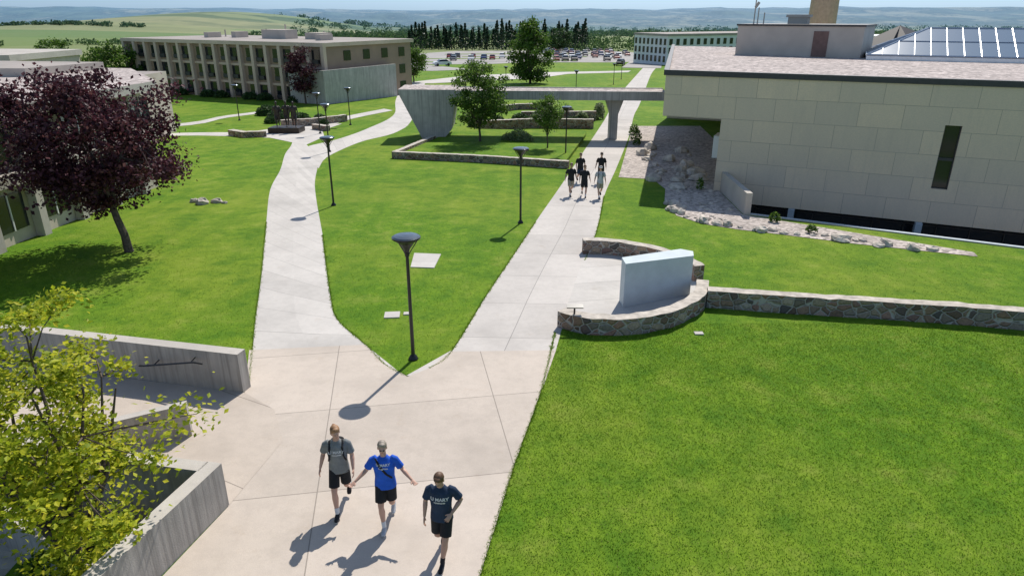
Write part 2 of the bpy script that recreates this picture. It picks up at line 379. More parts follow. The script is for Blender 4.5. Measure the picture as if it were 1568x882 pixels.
for n,p in (('concrete_pad',[(-4.15,27.45),(-3.0,27.3),(-3.1,25.5),(-4.05,25.6)]),('utility_cover',[(-4.25,20.9),(-3.75,20.95),(-3.7,20.45),(-4.2,20.4)]),('utility_cover',[(-3.62,20.9),(-3.4,20.92),(-3.38,20.7),(-3.6,20.68)]),('utility_cover',[(5.68,19.3),(5.95,19.3),(5.95,19.1),(5.68,19.1)])):
    b=B(); b.prism(p,lambda x,y:GZ(y)-.1,lambda x,y:GZ(y)+.035); b.make(n,[M['walk2']]); PAVED.append(p)

# ---------------------------------------------------------------- left retaining walls / stair well
def cwall(name,p,q,w,h,zb=-1.3,h2=None):
    b=B(); L=math.dist(p,q)
    def top(x,y):
        t=max(0,min(1,math.dist((x,y),p)/L)); return GZ(y)+h+( (h2-h)*t if h2 is not None else 0)
    b.obox(p,q,w,lambda x,y:GZ(y)+zb,top,0,1); o=b.make(name,[M['wallc'],M['capc']])
    bv=o.modifiers.new('bevel','BEVEL'); bv.width=.015; bv.segments=2; return o
cwall('concrete_parapet_wall',(-6.75,6.0),(-5.6,10.92+.03),.30,1.0)
cwall('concrete_parapet_wall',(-5.93,10.70),(-13.9,12.35),-.30,1.0)
cwall('concrete_parapet_wall',(-7.42,13.42),(-9.9,12.5),-.25,.85,-.9,.6)
cwall('concrete_parapet_wall',(-6.98,15.45),(-20.5,18.6),-.34,1.12,-.9)
cwall('planter_wall',(-6.7,9.0),(-10.5,11.2),.26,.15,-1.5)
b=B(); b.prism(pit,-1.45,-1.2,0); b.make('stairwell_floor',[M['soil']])
b=B()
for i in range(6): b.box(-12.5,-8.6-i*.35,9.9+.28*i,10.2+.28*i-.003,-1.2,-1.05+.16*i,0)
b.make('concrete_stair',[M['capc']])
b=B(); b.prism([(-6.55,9.5),(-6.35,6.6),(-9.5,6.6),(-9.5,10.2)][::-1],-1.2,-.75,0); b.make('planter_bed',[M['grass']])
b=B(); b.tube([(-7.9,15.45,.72),(-8.1,15.42,.78),(-9.6,15.75,.5),(-9.8,15.9,.42)],.025,8); b.tube([(-8.2,15.43,.76),(-8.2,15.75,.76)],.015,6); b.tube([(-9.3,15.7,.55),(-9.3,15.98,.55)],.015,6); b.make('wall_handrail',[M['black']])

# ---------------------------------------------------------------- stone walls
st=[M['stone'],M['stonecap']]
wall_strip('stone_wall',[(6.62,21.35),(9.07,20.84),(11.69,20.39),(14,19.96),(16.12,19.44),(20,18.5),(26,17)],.42,.62,st,.03)
wall_strip('curved_stone_wall',catmull([(1.45,19.75),(1.95,19.3),(2.8,19.05),(3.7,19.1),(4.66,19.45),(5.6,20.1),(6.3,20.9),(6.65,21.5),(7.0,22.6)],6),.42,.55,st,.03)
wall_strip('curved_stone_wall',catmull([(3.0,27.75),(3.7,27.75),(4.5,27.55),(5.4,27.0),(6.3,26.1),(7.0,24.9),(7.25,24.1)],6),.42,.62,st,.03,side=-1)
wall_strip('stone_wall',[(-6.97,59.6),(-8.99,51.01)],.4,.5,st,.02,hf=lambda t:.5)
wall_strip('stone_wall',[(-8.99,51.01),(-2.56,49.35),(3.86,46.9)],.4,.5,st,.02)
b=B(); b.prism([(-8.6,51.3),(-2.56,49.7),(3.6,47.3),(6.6,62),(6.9,64.3),(-5,66),(-6.7,59.4)],lambda x,y:GZ(y)-.1,lambda x,y:GZ(y)+.28); b.make('raised_lawn',[M['grass']])
wall_strip('stone_wall',[(-26.0,63.3),(-24,61.8),(-22.2,62.4)],.6,.5,st,.03)
wall_strip('stone_wall',[(-19.5,67.5),(-17.8,66.2)],.5,.5,st,.03)
wall_strip('stone_wall',[(-22.9,69),(-20,70.5),(-17.5,74)],.5,.7,st,.03)
wall_strip('terrace_wall',[(-3.4,66.6),(2,68.5),(8.0,68)],.5,.9,[M['stone'],M['stonecap']],.03)
wall_strip('terrace_wall',[(1.0,74),(9.0,74.5)],.5,1.0,st,.02)
wall_strip('terrace_wall',[(-4,80),(1,86),(5,86)],.5,.7,st,.03)

# monument
b=B(); z0=lambda x,y:GZ(y)-.05
b.prism([(3.78,21.35),(6.35,22.55),(6.45,23.05),(6.05,23.25),(3.75,22.0)],z0,lambda x,y:GZ(22)+1.60-(x-3.8)*.05,0); 
o=b.make('monument_sign_wall',[M['mon']]); bv=o.modifiers.new('bevel','BEVEL'); bv.width=.02; bv.segments=2
b=B(); b.tube([(1.95,19.5,GZ(19.5)+.4),(1.95,19.5,GZ(19.5)+.8)],.03,8); b.tube([(1.95,19.5,GZ(19.5)+.5),(1.95,19.5,GZ(19.5)+.53)],.12,10); b.prism([(1.7,19.42),(2.22,19.42),(2.22,19.6),(1.7,19.6)],lambda x,y:GZ(y)+.76+(y-19.42)*.3,lambda x,y:GZ(y)+.79+(y-19.42)*.3); b.make('information_plaque',[M['black']])

# ---------------------------------------------------------------- street lamps
def lamp_mesh():
    b=B()
    b.tube([(0,0,0),(0,0,.03),(0,0,.12),(0,0,.16)],[.14,.14,.09,.055],16)
    b.tube([(0,0,.16),(0,0,3.15)],[.055,.045],12)
    b.tube([(0,0,3.12),(0,0,3.22)],[.065,.065],12)
    b.tube([(0,0,3.2),(0,0,3.32),(0,0,3.5),(0,0,3.6)],[.05,.09,.22,.34],24)
    for k in range(4):
        a=math.pi/4+k*math.pi/2; c,s=math.cos(a),math.sin(a)
        b.tube([(c*.05,s*.05,3.15),(c*.14,s*.14,3.3),(c*.27,s*.27,3.48),(c*.36,s*.36,3.62)],.014,6)
    b.tube([(0,0,3.60),(0,0,3.62),(0,0,3.66)],[.36,.385,.385],32)
    b.tube([(0,0,3.661),(0,0,3.69),(0,0,3.71),(0,0,3.72)],[.37,.33,.2,.03],32,1)
    return b
lb=lamp_mesh(); lme=None
for x,y in [(-2.83,17.42),(.42,32.41),(-9.69,36.09),(4.07,51.87),(-14.4,54),(-17.9,64.5),(-16.5,70.9),(-29.3,74.8),(18.6,130),(22.3,145.2),(-1,118),(9.5,105)]:
    if lme is None: o=lb.make('street_lamp',[M['black'],M['lamptop']]); lme=o.data
    else: o=bpy.data.objects.new('street_lamp',lme); COL.objects.link(o)
    o.location=(x,y,GZ(y)+.01)
    o.rotation_euler[2]=x

# ---------------------------------------------------------------- library building (right)
def FP(t): return (13.6+.905*t,39.2-.425*t)
NI=Vector((.425,.905))
def FPi(t,d): p=FP(t); return (p[0]+NI.x*d,p[1]+NI.y*d)
lib=empty('stone_library_building',(20,45,0))
def P(o): 
    o.parent=lib; o.matrix_parent_inverse=Matrix.Translation((-20,-45,0)); return o
ZT,ZB,ZO=5.85,-1.35,3.4
b=B()
def fq(t0,t1,z0,z1): 
    a,c=FP(t0),FP(t1); b.quad([(a[0],a[1],z0),(c[0],c[1],z0),(c[0],c[1],z1),(a[0],a[1],z1)],0,[(t0,z0-ZT),(t1,z0-ZT),(t1,z1-ZT),(t0,z1-ZT)])
TL,TM,TR=-5.15,-1.76,21
W0,W1,WZ0,WZ1=9.3,10.05,.49,3.76
fq(TL,TM,ZO,ZT); fq(TM,W0,ZB,ZT); fq(W0,W1,ZB,WZ0); fq(W0,W1,WZ1,ZT); fq(W1,TR,ZB,ZT)
A=FP(TL); Bk=(17.1,77.1); R=FP(TR); RB=FPi(TR,34)
def wq(p,q,z0,z1):
    d=math.dist(p,q); b.quad([(p[0],p[1],z0),(q[0],q[1],z0),(q[0],q[1],z1),(p[0],p[1],z1)],0,[(0,z0-ZT),(d,z0-ZT),(d,z1-ZT),(0,z1-ZT)])
wq(Bk,A,ZO,ZT); wq(FPi(TM,30),FP(TM),-2.2,ZO); wq(R,RB,-4,ZT); wq(RB,Bk,-4,ZT)
for t in (W0,W1):
    a,c=FP(t),FPi(t,.25); b.quad([(a[0],a[1],WZ0),(c[0],c[1],WZ0),(c[0],c[1],WZ1),(a[0],a[1],WZ1)])
for z in (WZ0,WZ1):
    a,c,d,e=FP(W0),FP(W1),FPi(W1,.25),FPi(W0,.25); b.quad([(p[0],p[1],z) for p in (a,c,d,e)])
P(b.make('stone_walls',[M['panel']]))
b=B()
b.quad([(p[0],p[1],ZO) for p in (A,FP(TM),FPi(TM,30),Bk)]); b.quad([(p[0],p[1],ZB) for p in (FP(TM),FP(TR),FPi(TR,2.2),FPi(TM,2.2))])
P(b.make('soffit',[M['capc']]))
b=B(); a,c=FPi(W0,.24),FPi(W1,.24); b.quad([(a[0],a[1],WZ0),(c[0],c[1],WZ0),(c[0],c[1],WZ1),(a[0],a[1],WZ1)])
a,c=FPi(TM,2.0),FPi(TR,2.0); b.quad([(a[0],a[1],-3.7),(c[0],c[1],-3.7),(c[0],c[1],ZB+.01),(a[0],a[1],ZB+.01)])
P(b.make('window_glass',[M['glass']]))
b=B()
b.obox(FPi(W0,.16),FPi(W1,.16),.06,1.95,2.1,0)
for t in (W0,W1-.05): b.obox(FPi(t,.16),FPi(t+.05,.16),.06,WZ0,WZ1,0)
for k in range(14):
    t=-1+k*1.6; b.obox(FPi(t,1.9),FPi(t+.06,1.9),.08,-3.7,ZB,0)
b.obox(FPi(TM,1.9),FPi(TR,1.9),.08,-2.0,-1.92,0)
P(b.make('window_frames',[M['fascia']]))
b=B()
for t in (2.55,8.95,15.3): b.obox(FPi(t,-.35),FPi(t+.32,-.35),.85,-3.7,ZB-.01,0)
P(b.make('ground_floor_columns',[M['bluecol']]))
b=B(); rp=[A,R,RB,Bk]
b.quad([(p[0],p[1],ZT+.0) for p in rp],0); P(b.make('gravel_roof',[M['roofg']]))
b=B()
o_=lambda t:FPi(t,-.08)
b.obox(o_(TL-.1),o_(TR),.32,ZT-.14,ZT+.16,0); b.obox((A[0]-.06,A[1]+.3),(Bk[0]-.06,Bk[1]),-.3,ZT-.13,ZT+.15,0)
P(b.make('roof_coping',[M['fascia']]))
b=B(); b.obox(FPi(TM-.45,.9),FPi(TM-.005,.9),1.3,1.0,2.3,0); P(b.make('wall_vent_box',[M['white']]))
# penthouse
b=B(); p1,p2=(18.7,60.4),(26.6,55.0); d=Vector((p2[0]-p1[0],p2[1]-p1[1])).normalized(); n=Vector((-d.y,d.x))
b.obox(p1,p2,5,ZT-.1,8.1,0); P(b.make('roof_penthouse',[M['greywall']]))
b=B(); b.obox((p1[0]-n.x*.1-d.x*.1,p1[1]-n.y*.1-d.y*.1),(p2[0]-n.x*.1+d.x*.1,p2[1]-n.y*.1+d.y*.1),5.3,8.1,8.24,0)
q=Vector(p1)+d*6.0-n*.05; b.obox(tuple(q),tuple(q+d*1.1),.1,ZT+.02,7.75,1)
q=Vector(p1)+d*3.4+n*2; b.prism([tuple(q),tuple(q+d*1.5),tuple(q+d*1.5+n),tuple(q+n)],8.24,8.75,2); b.prism([tuple(q-d*.15-n*.1),tuple(q+d*1.65-n*.1),tuple(q+d*1.65+n*1.1),tuple(q-d*.15+n*1.1)],8.75,8.95,2)
for k,hh in ((.8,2.0),(1.1,1.3),(1.6,.9)): q=Vector(p1)+d*k+n*1.5; b.tube([(q.x,q.y,8.2),(q.x,q.y,8.2+hh)],.05,6,2)
q=Vector(p1)+d*.8+n*1.5; b.tube([(q.x,q.y,9.5),(q.x+.25,q.y,9.9)],.12,6,2)
P(b.make('penthouse_trim',[M['fascia'],M['brick'],M['greywall']]))
b=B(); b.tube([(33,78,-2),(33,78,15)],[1.5,1.35],16); b.make('brick_chimney_stack',[simple('tan_brick',(.46,.34,.24),.9,.12,4)])
# skylight
b=B(); s0=Vector((26.2,53.2)); sd=Vector((.905,-.425)); sn=NI; Lx,Dp,zr=14.5,9.0,8.0
c=[s0,s0+sd*Lx,s0+sd*Lx+sn*Dp,s0+sn*Dp]; r0=s0+sd*4.0+sn*Dp/2; r1=s0+sd*(Lx-4.0)+sn*Dp/2; zb=ZT+.35
V=lambda p,z:Vector((p.x,p.y,z))
C=[V(p,zb) for p in c]; R0=V(r0,zr); R1=V(r1,zr)
b.prism([tuple(p) for p in c],ZT-.05,zb-.01,1)
for f in ([C[0],C[1],R1,R0],[C[1],C[2],R1],[C[2],C[3],R0,R1],[C[3],C[0],R0]): b.quad(f,0)
def bar(a,c_,r=.05): b.tube([a,c_],r,5,1)
for e in ((C[0],R0),(C[1],R1),(C[2],R1),(C[3],R0),(R0,R1),(C[0],C[1]),(C[1],C[2]),(C[2],C[3]),(C[3],C[0])): bar(*e,.07)
up=Vector((0,0,.02)); sd3=V(sd,0); sn3=V(sn,0)
for k in range(1,14):
    x=Lx*k/14
    h=min(1,x/4.0,(Lx-x)/4.0)
    for sgn in (0,1):
        a=C[0]+sd3*x+(sn3*Dp if sgn else Vector((0,0,0))); t=C[0]+sd3*x+sn3*(Dp*h/2 if not sgn else Dp-Dp*h/2); t.z=zb+(zr-zb)*h
        bar(a+up,t+up,.035)
for k in range(1,9):
    y=Dp*k/9; h=min(y,Dp-y)/(Dp/2)
    for sx in (0,1):
        a=C[0]+sn3*y+(sd3*Lx if sx else Vector((0,0,0))); t=a+sd3*(4*h if not sx else -4*h); t.z=zb+(zr-zb)*h; bar(a+up,t+up,.035)
f=.5
bar(C[0].lerp(R0,f)+up,C[1].lerp(R1,f)+up,.035)
P(b.make('glass_skylight',[M['skyglass'],M['alu']]))
# moat floor & retaining walls
b=B(); b.prism(moat,-3.9,-3.6,0); b.make('sunken_court_floor',[M['capc']])
b=B(); b.obox((12.05,34.1),(31.0,22.9),.25,-3.7,lambda x,y:GZ(y)+.06,0,1); b.make('sunken_court_curb',[M['capc'],M['bluecol']])
b=B(); b.obox((11.95,34.0),(12.35,39.8),-.3,-3.7,lambda x,y:GZ(y)+1.15,0,1); b.make('concrete_retaining_wall',[M['greywall'],M['capc']])
# gravel bed
flat('gravel_bed',[(12.0,70),(10.7,62.5),(8.27,50.44),(6.92,43.82),(9.04,43.19),(9.2,40.2),(8.5,37.09),(8.44,33.9),(9.3,32.3),(10.8,31.2),(12.61,30.31),(15.15,28.9),(19.5,27.0),(19.7,27.6),(12.6,33.5),(11.9,34.0),(12.3,40),(16.5,50),(19,70)],.02,M['gravel'])
def rocks(name,pts,mat,seed=1):
    rnd=random.Random(seed); b=B()
    for (x,y,s) in pts:
        z=GZ(y); n=8; m_=6; i0=len(b.v); sx,sy,sz=s*rnd.uniform(.7,1.2),s*rnd.uniform(.7,1.2),s*rnd.uniform(.45,.8); off=rnd.uniform(0,50); ro=rnd.uniform(0,3)
        for i in range(m_+1):
            ph=math.pi*i/m_
            for k in range(n):
                a=2*math.pi*k/n+ro; d=Vector((math.sin(ph)*math.cos(a),math.sin(ph)*math.sin(a),math.cos(ph)))
                q=1+.45*noise.noise(d*1.7+Vector((off,0,0))); b.v.append((x+d.x*sx*q,y+d.y*sy*q,z+sz*.3+d.z*sz*q))
        for i in range(m_):
            for k in range(n): b.f.append([i0+i*n+k,i0+(i+1)*n+k,i0+(i+1)*n+(k+1)%n,i0+i*n+(k+1)%n]); b.m.append(0); b.u.append([(0,0)]*4)
    return b.make(name,[mat])
rl=[]
for i,(x,y) in enumerate(resample([(8.5,36.3),(8.7,33.6),(10.3,31.6),(12.6,30.5),(15.2,29.2),(18,27.7)],.5)):
    rl.append((x+random.uniform(-.15,.3),y+random.uniform(-.2,.35),random.choice((.12,.16,.22,.3,.38))))
for i in range(46):
    t=random.random(); rl.append((8.3+3.6*random.random()+t*2,39+t*17+random.uniform(-2,2),random.choice((.15,.2,.3,.4,.6))))
for i in range(26): rl.append((random.uniform(8.9,11.6),random.uniform(32.6,37),random.uniform(.07,.2)))
rocks('landscape_boulders',rl,M['rock'])
rocks('landscape_boulders',[(-17,36.5,.35),(-16.3,36.8,.3),(-17.6,36.9,.25),(-15.8,36.6,.18)],M['rock'],5)

# ---------------------------------------------------------------- footbridge
fb=empty('concrete_footbridge',(0,62,0))
def PB(o): o.parent=fb; o.matrix_parent_inverse=Matrix.Translation((0,-62,0)); return o
b=B(); b.prism([(-4.9,60.4),(13.1,59.3),(13.3,62.6),(-4.9,64.0)],2.2,2.88,0,1); b.prism([(-4.9,60.38),(13.1,59.28),(13.1,59.5),(-4.9,60.6)],2.88,2.94,0); b.prism([(-4.9,63.8),(13.3,62.4),(13.3,62.6),(-4.9,64.0)],2.88,2.94,0)
PB(b.make('deck',[M['bridge'],M['roofg']]))
b=B()
pr=[(-9.8,3.0),(-9.8,2.7),(-7.75,-1.4),(-6.2,-1.4),(-5.3,-.4),(-4.88,2.0),(-4.88,3.0)]
y0=lambda x:60.35-(x+4.9)*.06; D=4.2
fr=[(x,y0(x),z) for x,z in pr]; bk=[(x,y0(x)+D,z) for x,z in pr]; n=len(pr)
b.quad(fr,0,[(x,z) for x,z in pr]); b.quad(bk[::-1],0,[(x,z) for x,z in pr])
for i in range(n):
    j=(i+1)%n; b.quad([fr[i],bk[i],bk[j],fr[j]],1 if i==n-1 else 0,[(0,fr[i][2]),(D,fr[i][2]),(D,fr[j][2]),(0,fr[j][2])])
PB(b.make('abutment',[M['bridge'],M['roofg']]))
b=B()
for x in (8.9,):
    i=[(x-.8,2.2),(x-.35,.9),(x-.35,-1.6),(x+.35,-1.6),(x+.35,.9),(x+.8,2.2)]
    f_=[(a,60.8,z) for a,z in i]; k_=[(a,61.8,z) for a,z in i]; b.quad(f_); b.quad(k_[::-1])
    for q in range(6): w=(q+1)%6; b.quad([f_[q],k_[q],k_[w],f_[w]])
PB(b.make('pier',[M['bridge']]))

# ---------------------------------------------------------------- near left building
nb=empty('low_campus_building',(-30,35,0))
def PN(o): o.parent=nb; o.matrix_parent_inverse=Matrix.Translation((30,-35,0)); return o
b=B(); b.prism([(-22.4,18),(-21.6,41),(-27.6,50.5),(-60,56),(-60,18)],-1.5,4.9,0); PN(b.make('walls',[M['greywall']]))
b=B(); b.prism([(-21.75,17.8),(-20.75,41.4),(-27.3,51.2),(-60,57),(-60,17.8)],4.9,5.4,0,1); PN(b.make('roof_slab',[M['capc'],M['roofg']]))
b=B(); b.prism([(-30,44),(-28.5,50),(-60,55),(-60,44)],5.4,5.9,0,2); b.box(-40,-37,34,37,5.4,6.3,1); b.tube([(-30,38,5.4),(-30,38,5.9)],.3,10,1); PN(b.make('roof_upper_tier',[M['greywall'],M['fascia'],M['roofm']]))
b=B()
dl=Vector((.8,23)).normalized(); base=Vector((-22.4,18)); nn=Vector((dl.y,-dl.x))
def on(s,o): q=base+dl*s+nn*o; return (q.x,q.y)
for k in range(8):
    s=.6+k*2.9
    b.obox(on(s,.02),on(s+.45,.02),-.42,-1.5,4.9,0)
    b.obox(on(s+.7,.015),on(s+2.6,.015),-.04,2.9,4.5,1); b.obox(on(s+.7,.015),on(s+2.6,.015),-.04,.1,1.7,1)
    b.obox(on(s+1.62,.06),on(s+1.68,.06),-.04,2.9,4.5,2); b.obox(on(s+1.62,.06),on(s+1.68,.06),-.04,.1,1.7,2)
b.obox(on(0,.02),on(23,.02),-.5,2.1,2.6,0)
PN(b.make('facade_windows_and_piers',[M['capc'],M['glass'],M['white']]))
b=B(); b.prism([(-66,70),(-50.5,72),(-50.5,84),(-66,86)],-2,4.6,0); b.prism([(-66.3,69.8),(-50.2,71.8),(-50.2,84.2),(-66.3,86)],4.6,5.2,1); 
for k in range(5): b.box(-63+k*2.6,-61.6+k*2.6,71.0,71.9,2.6,4.0,2)
b.make('campus_building',[M['greywall'],M['capc'],M['glass']])
b=B(); b.prism([(-48,57),(-32,57),(-32,66),(-48,66)],-1.5,4.1,0,1); b.make('campus_annex_building',[M['greywall'],M['roofm']])

# ---------------------------------------------------------------- dormitory
dm=empty('dormitory_building',(-40,108,-2))
def PD(o): o.parent=dm; o.matrix_parent_inverse=Matrix.Translation((40,-108,2)); return o
d0=Vector((-61.5,115.3)); d1=Vector((-24.6,94.7)); dd=(d1-d0).normalized(); dn=Vector((-dd.y,dd.x)); DL=(d1-d0).length
def dp(s,o): q=d0+dd*s+dn*o; return (q.x,q.y)
b=B(); b.prism([dp(0,0),dp(DL,0),dp(DL,18.5),dp(0,18.5)],-4,5.0,0); PD(b.make('walls',[M['dorm']]))
b=B(); b.prism([dp(-.3,-.6),dp(DL+.3,-.6),dp(DL+.3,19),dp(-.3,19)],5.0,5.5,0,1); PD(b.make('roof',[M['dormp'],M['roofm']]))
b=B()
nbay=16; bw=DL/nbay
for k in range(nbay+1): b.obox(dp(k*bw-.26,-.55),dp(k*bw+.26,-.55),.55,-4,5.0,0)
for z in (-2.45,.0,2.45): b.obox(dp(0,-.10),dp(DL,-.10),.10,z-.28,z+.02,0)
PD(b.make('piers',[M['dormp']]))
b=B()
for k in range(nbay):
    for fl in range(3):
        z=-2.25+fl*2.45; left=(k%2==0)
        s=k*bw+.34 if not left else k*bw+bw-1.68
        b.obox(dp(s,-.06),dp(s+1.34,-.06),.055,z+.12,z+1.9,0)
        b.obox(dp(s+.1,-.25),dp(s+1.2,-.25),.18,z+.2,z+.7,1)
for k in range(4):
    q0=dp(DL+.06,3.5+k*4); q1=dp(DL+.06,4.9+k*4)
    for fl in range(3): b.obox(q0,q1,.05,-1.8+fl*2.45,-.5+fl*2.45,0)
PD(b.make('windows',[M['glass'],M['fascia']]))
b=B(); b.obox(dp(DL+1.0,-2),dp(DL+1.0,13),-.3,-4,2.2,0); b.obox(dp(DL-5,-2),dp(DL+1.0,-2),.3,-4,2.2,0); PD(b.make('screen_wall',[M['bridge']]))
b=B(); 
for s,o,w,h in ((22,8,5,1.3),(10,7,1,.8),(14,9,1,.9),(30,9,3,.9),(35,6,1,.8)): b.prism([dp(s,o),dp(s+w,o),dp(s+w,o+2.5),dp(s,o+2.5)],5.5,5.5+h,0)
for s in (9,23,31,20): q=dp(s,12); b.tube([(q[0],q[1],5.5),(q[0],q[1],7.5 if s==23 else 6.6)],.12,6)
PD(b.make('rooftop_equipment',[M['greywall']]))
# ---------------------------------------------------------------- far buildings
hall=B(); c=[(38.5,228),(45.5,212),(92,236),(84,250)]
hall.prism(c,-8,3.0,0); hall.prism([(38.2,228.2),(45.3,211.5),(92.5,236),(84,250.6)],3.0,3.6,2)
def rowwin(p,q,n,z,h,off,m=1):
    p=Vector(p);q=Vector(q); d=(q-p)/n; nn=Vector((d.y,-d.x)).normalized()*off
    for k in range(n): a=p+d*(k+.25)+nn; e=p+d*(k+.7)+nn; hall.obox(tuple(a),tuple(e),.1,z,z+h,m)
for z in (-4.3,-1.9,.5): rowwin(c[0],c[1],8,z,1.7,.12); rowwin(c[1],c[2],20,z,1.7,.12)
hall.make('residence_hall',[M['white'],M['glass'],M['roofm']])
b=B(); b.prism([(50,96),(100,80),(104,96),(54,112)],-4,5.6,0); b.prism([(49.6,95.6),(100.4,79.4),(104.4,96.4),(54,112.6)],5.6,6.1,1)
b.quad([(48,92,5.0),(55,92,5.0),(55,100,6.1),(51,96,7.6)],2); b.quad([(44,96,4.5),(51,92,5.0),(51,96,7.6)],2); b.quad([(51,92,5.0),(58,94,5.0),(51,96,7.6)],2)
b.make('science_building',[M['greywall'],M['white'],M['fascia']])

# ---------------------------------------------------------------- parking lot & cars
flat('parking_lot',[(-40,215),(-8,218),(5,232),(36,232),(52,262),(66,330),(50,400),(-30,385),(-52,300)],.05,M['lot'])
flat('campus_road',[(-60,205),(-20,178),(-10,186),(-30,222),(-52,240)],.04,M['lot'])
flat('campus_road',[(30,196),(40,192),(70,330),(60,335)],.06,M['lot'])
for n,p in enumerate([[(-36,232),(-20,232),(-22,238),(-38,238)],[(-33,262),(-5,262),(-4,268),(-34,268)],[(5,246),(22,246),(23,250),(5,250)],[(-20,285),(30,285),(30,291),(-20,291)],[(-30,320),(44,335),(44,343),(-30,328)]]): flat('grass_island',p,.09,M['grass'])
def car(color):
    b=B(); 
    prof=[(-2.2,.35),(-2.25,.75),(-1.9,.95),(-1.2,1.0),(-.6,1.42),(.9,1.46),(1.6,1.02),(2.15,.92),(2.25,.6),(2.2,.35)]
    w=.88
    for i in range(len(prof)):
        (x0,z0_),(x1,z1_)=prof[i],prof[(i+1)%len(prof)]
        wa=w*(.82 if z0_>1.2 else 1); wb=w*(.82 if z1_>1.2 else 1)
        m=1 if (i in (3,5)) else 0
        b.quad([(x0,-wa,z0_),(x1,-wb,z1_),(x1,wb,z1_),(x0,wa,z0_)],m)
    for s in (-1,1):
        b.quad([(x,s*w,z) for x,z in prof[:4]]+[(x,s*w,z) for x,z in prof[6:]][0:],0)
        b.quad([(-1.2,s*w,1.0),(-.6,s*w*.82,1.42),(.9,s*w*.82,1.46),(1.6,s*w,1.02)],1)
        for x in (-1.4,1.4): b.tube([(x,s*.72,.33),(x,s*.9,.33)],.33,12,2)
    return b
cmats=[simple('car_paint_'+n,c,.3,.05) for n,c in (('white',(.75,.75,.75)),('silver',(.40,.41,.43)),('black',(.02,.02,.025)),('red',(.22,.02,.02)),('blue',(.03,.06,.16)),('grey',(.12,.125,.13)))]
cme=[]
def addcar(x,y,rz,k):
    while len(cme)<=k: cme.append(None)
    if cme[k] is None:
        o=car(0).make('parked_car',[cmats[k],M['glass'],M['black']]); cme[k]=o.data
    else: o=bpy.data.objects.new('parked_car',cme[k]); COL.objects.link(o)
    o.location=(x,y,GZ(y)+.06); o.rotation_euler=(0,0,rz); s_=1.05 if k%2 else 1.15; o.scale=(s_,s_,s_*1.1)
rc=random.Random(8)
for x0,x1,y in ((-24,-7,257),(-27,-10,273),(12,40,298),(12,38,262),(14,44,278),(5,50,322),(8,46,350),(2,46,375),(12,32,243),(-26,-16,246)):
    x=x0
    while x<x1:
        x+=rc.choice((3.0,3.0,3.1,3.3,6,11))
        addcar(x,y+rc.uniform(-.4,.4),math.pi/2+rc.uniform(-.05,.05),rc.choice((0,0,1,2,2,2,3,3,4,5)))
addcar(-20,205,.4,0); addcar(31.5,208,1.3,2)

# ---------------------------------------------------------------- trees
def leafquads(C,N,size,rng,up=.35):
    n=len(C); a=rng.normal(size=(n,3)); a/=np.linalg.norm(a,axis=1)[:,None]
    nr=rng.normal(size=(n,3)); nr[:,2]+=up*2; nr/=np.linalg.norm(nr,axis=1)[:,None]
    t=np.cross(nr,a); t/=np.linalg.norm(t,axis=1)[:,None]+1e-9; s=np.cross(nr,t)
    L=size*rng.uniform(.6,1.3,size=(n,1)); W=L*rng.uniform(.5,.75,size=(n,1))
    V=np.stack([C-t*L*.5,C+s*W*.5+nr*L*.06,C+t*L*.5,C-s*W*.5+nr*L*.06],1).reshape(-1,3)
    return V
def finish_mesh(name,b,V,mats,loc,rot=0):
    nb_=len(b.v); nq=len(V)//4
    verts=b.v+[tuple(v) for v in V]
    faces=b.f+[[nb_+4*i,nb_+4*i+1,nb_+4*i+2,nb_+4*i+3] for i in range(nq)]
    o=mk(name,verts,faces,mats,b.m+[1]*nq); o.location=loc; return o
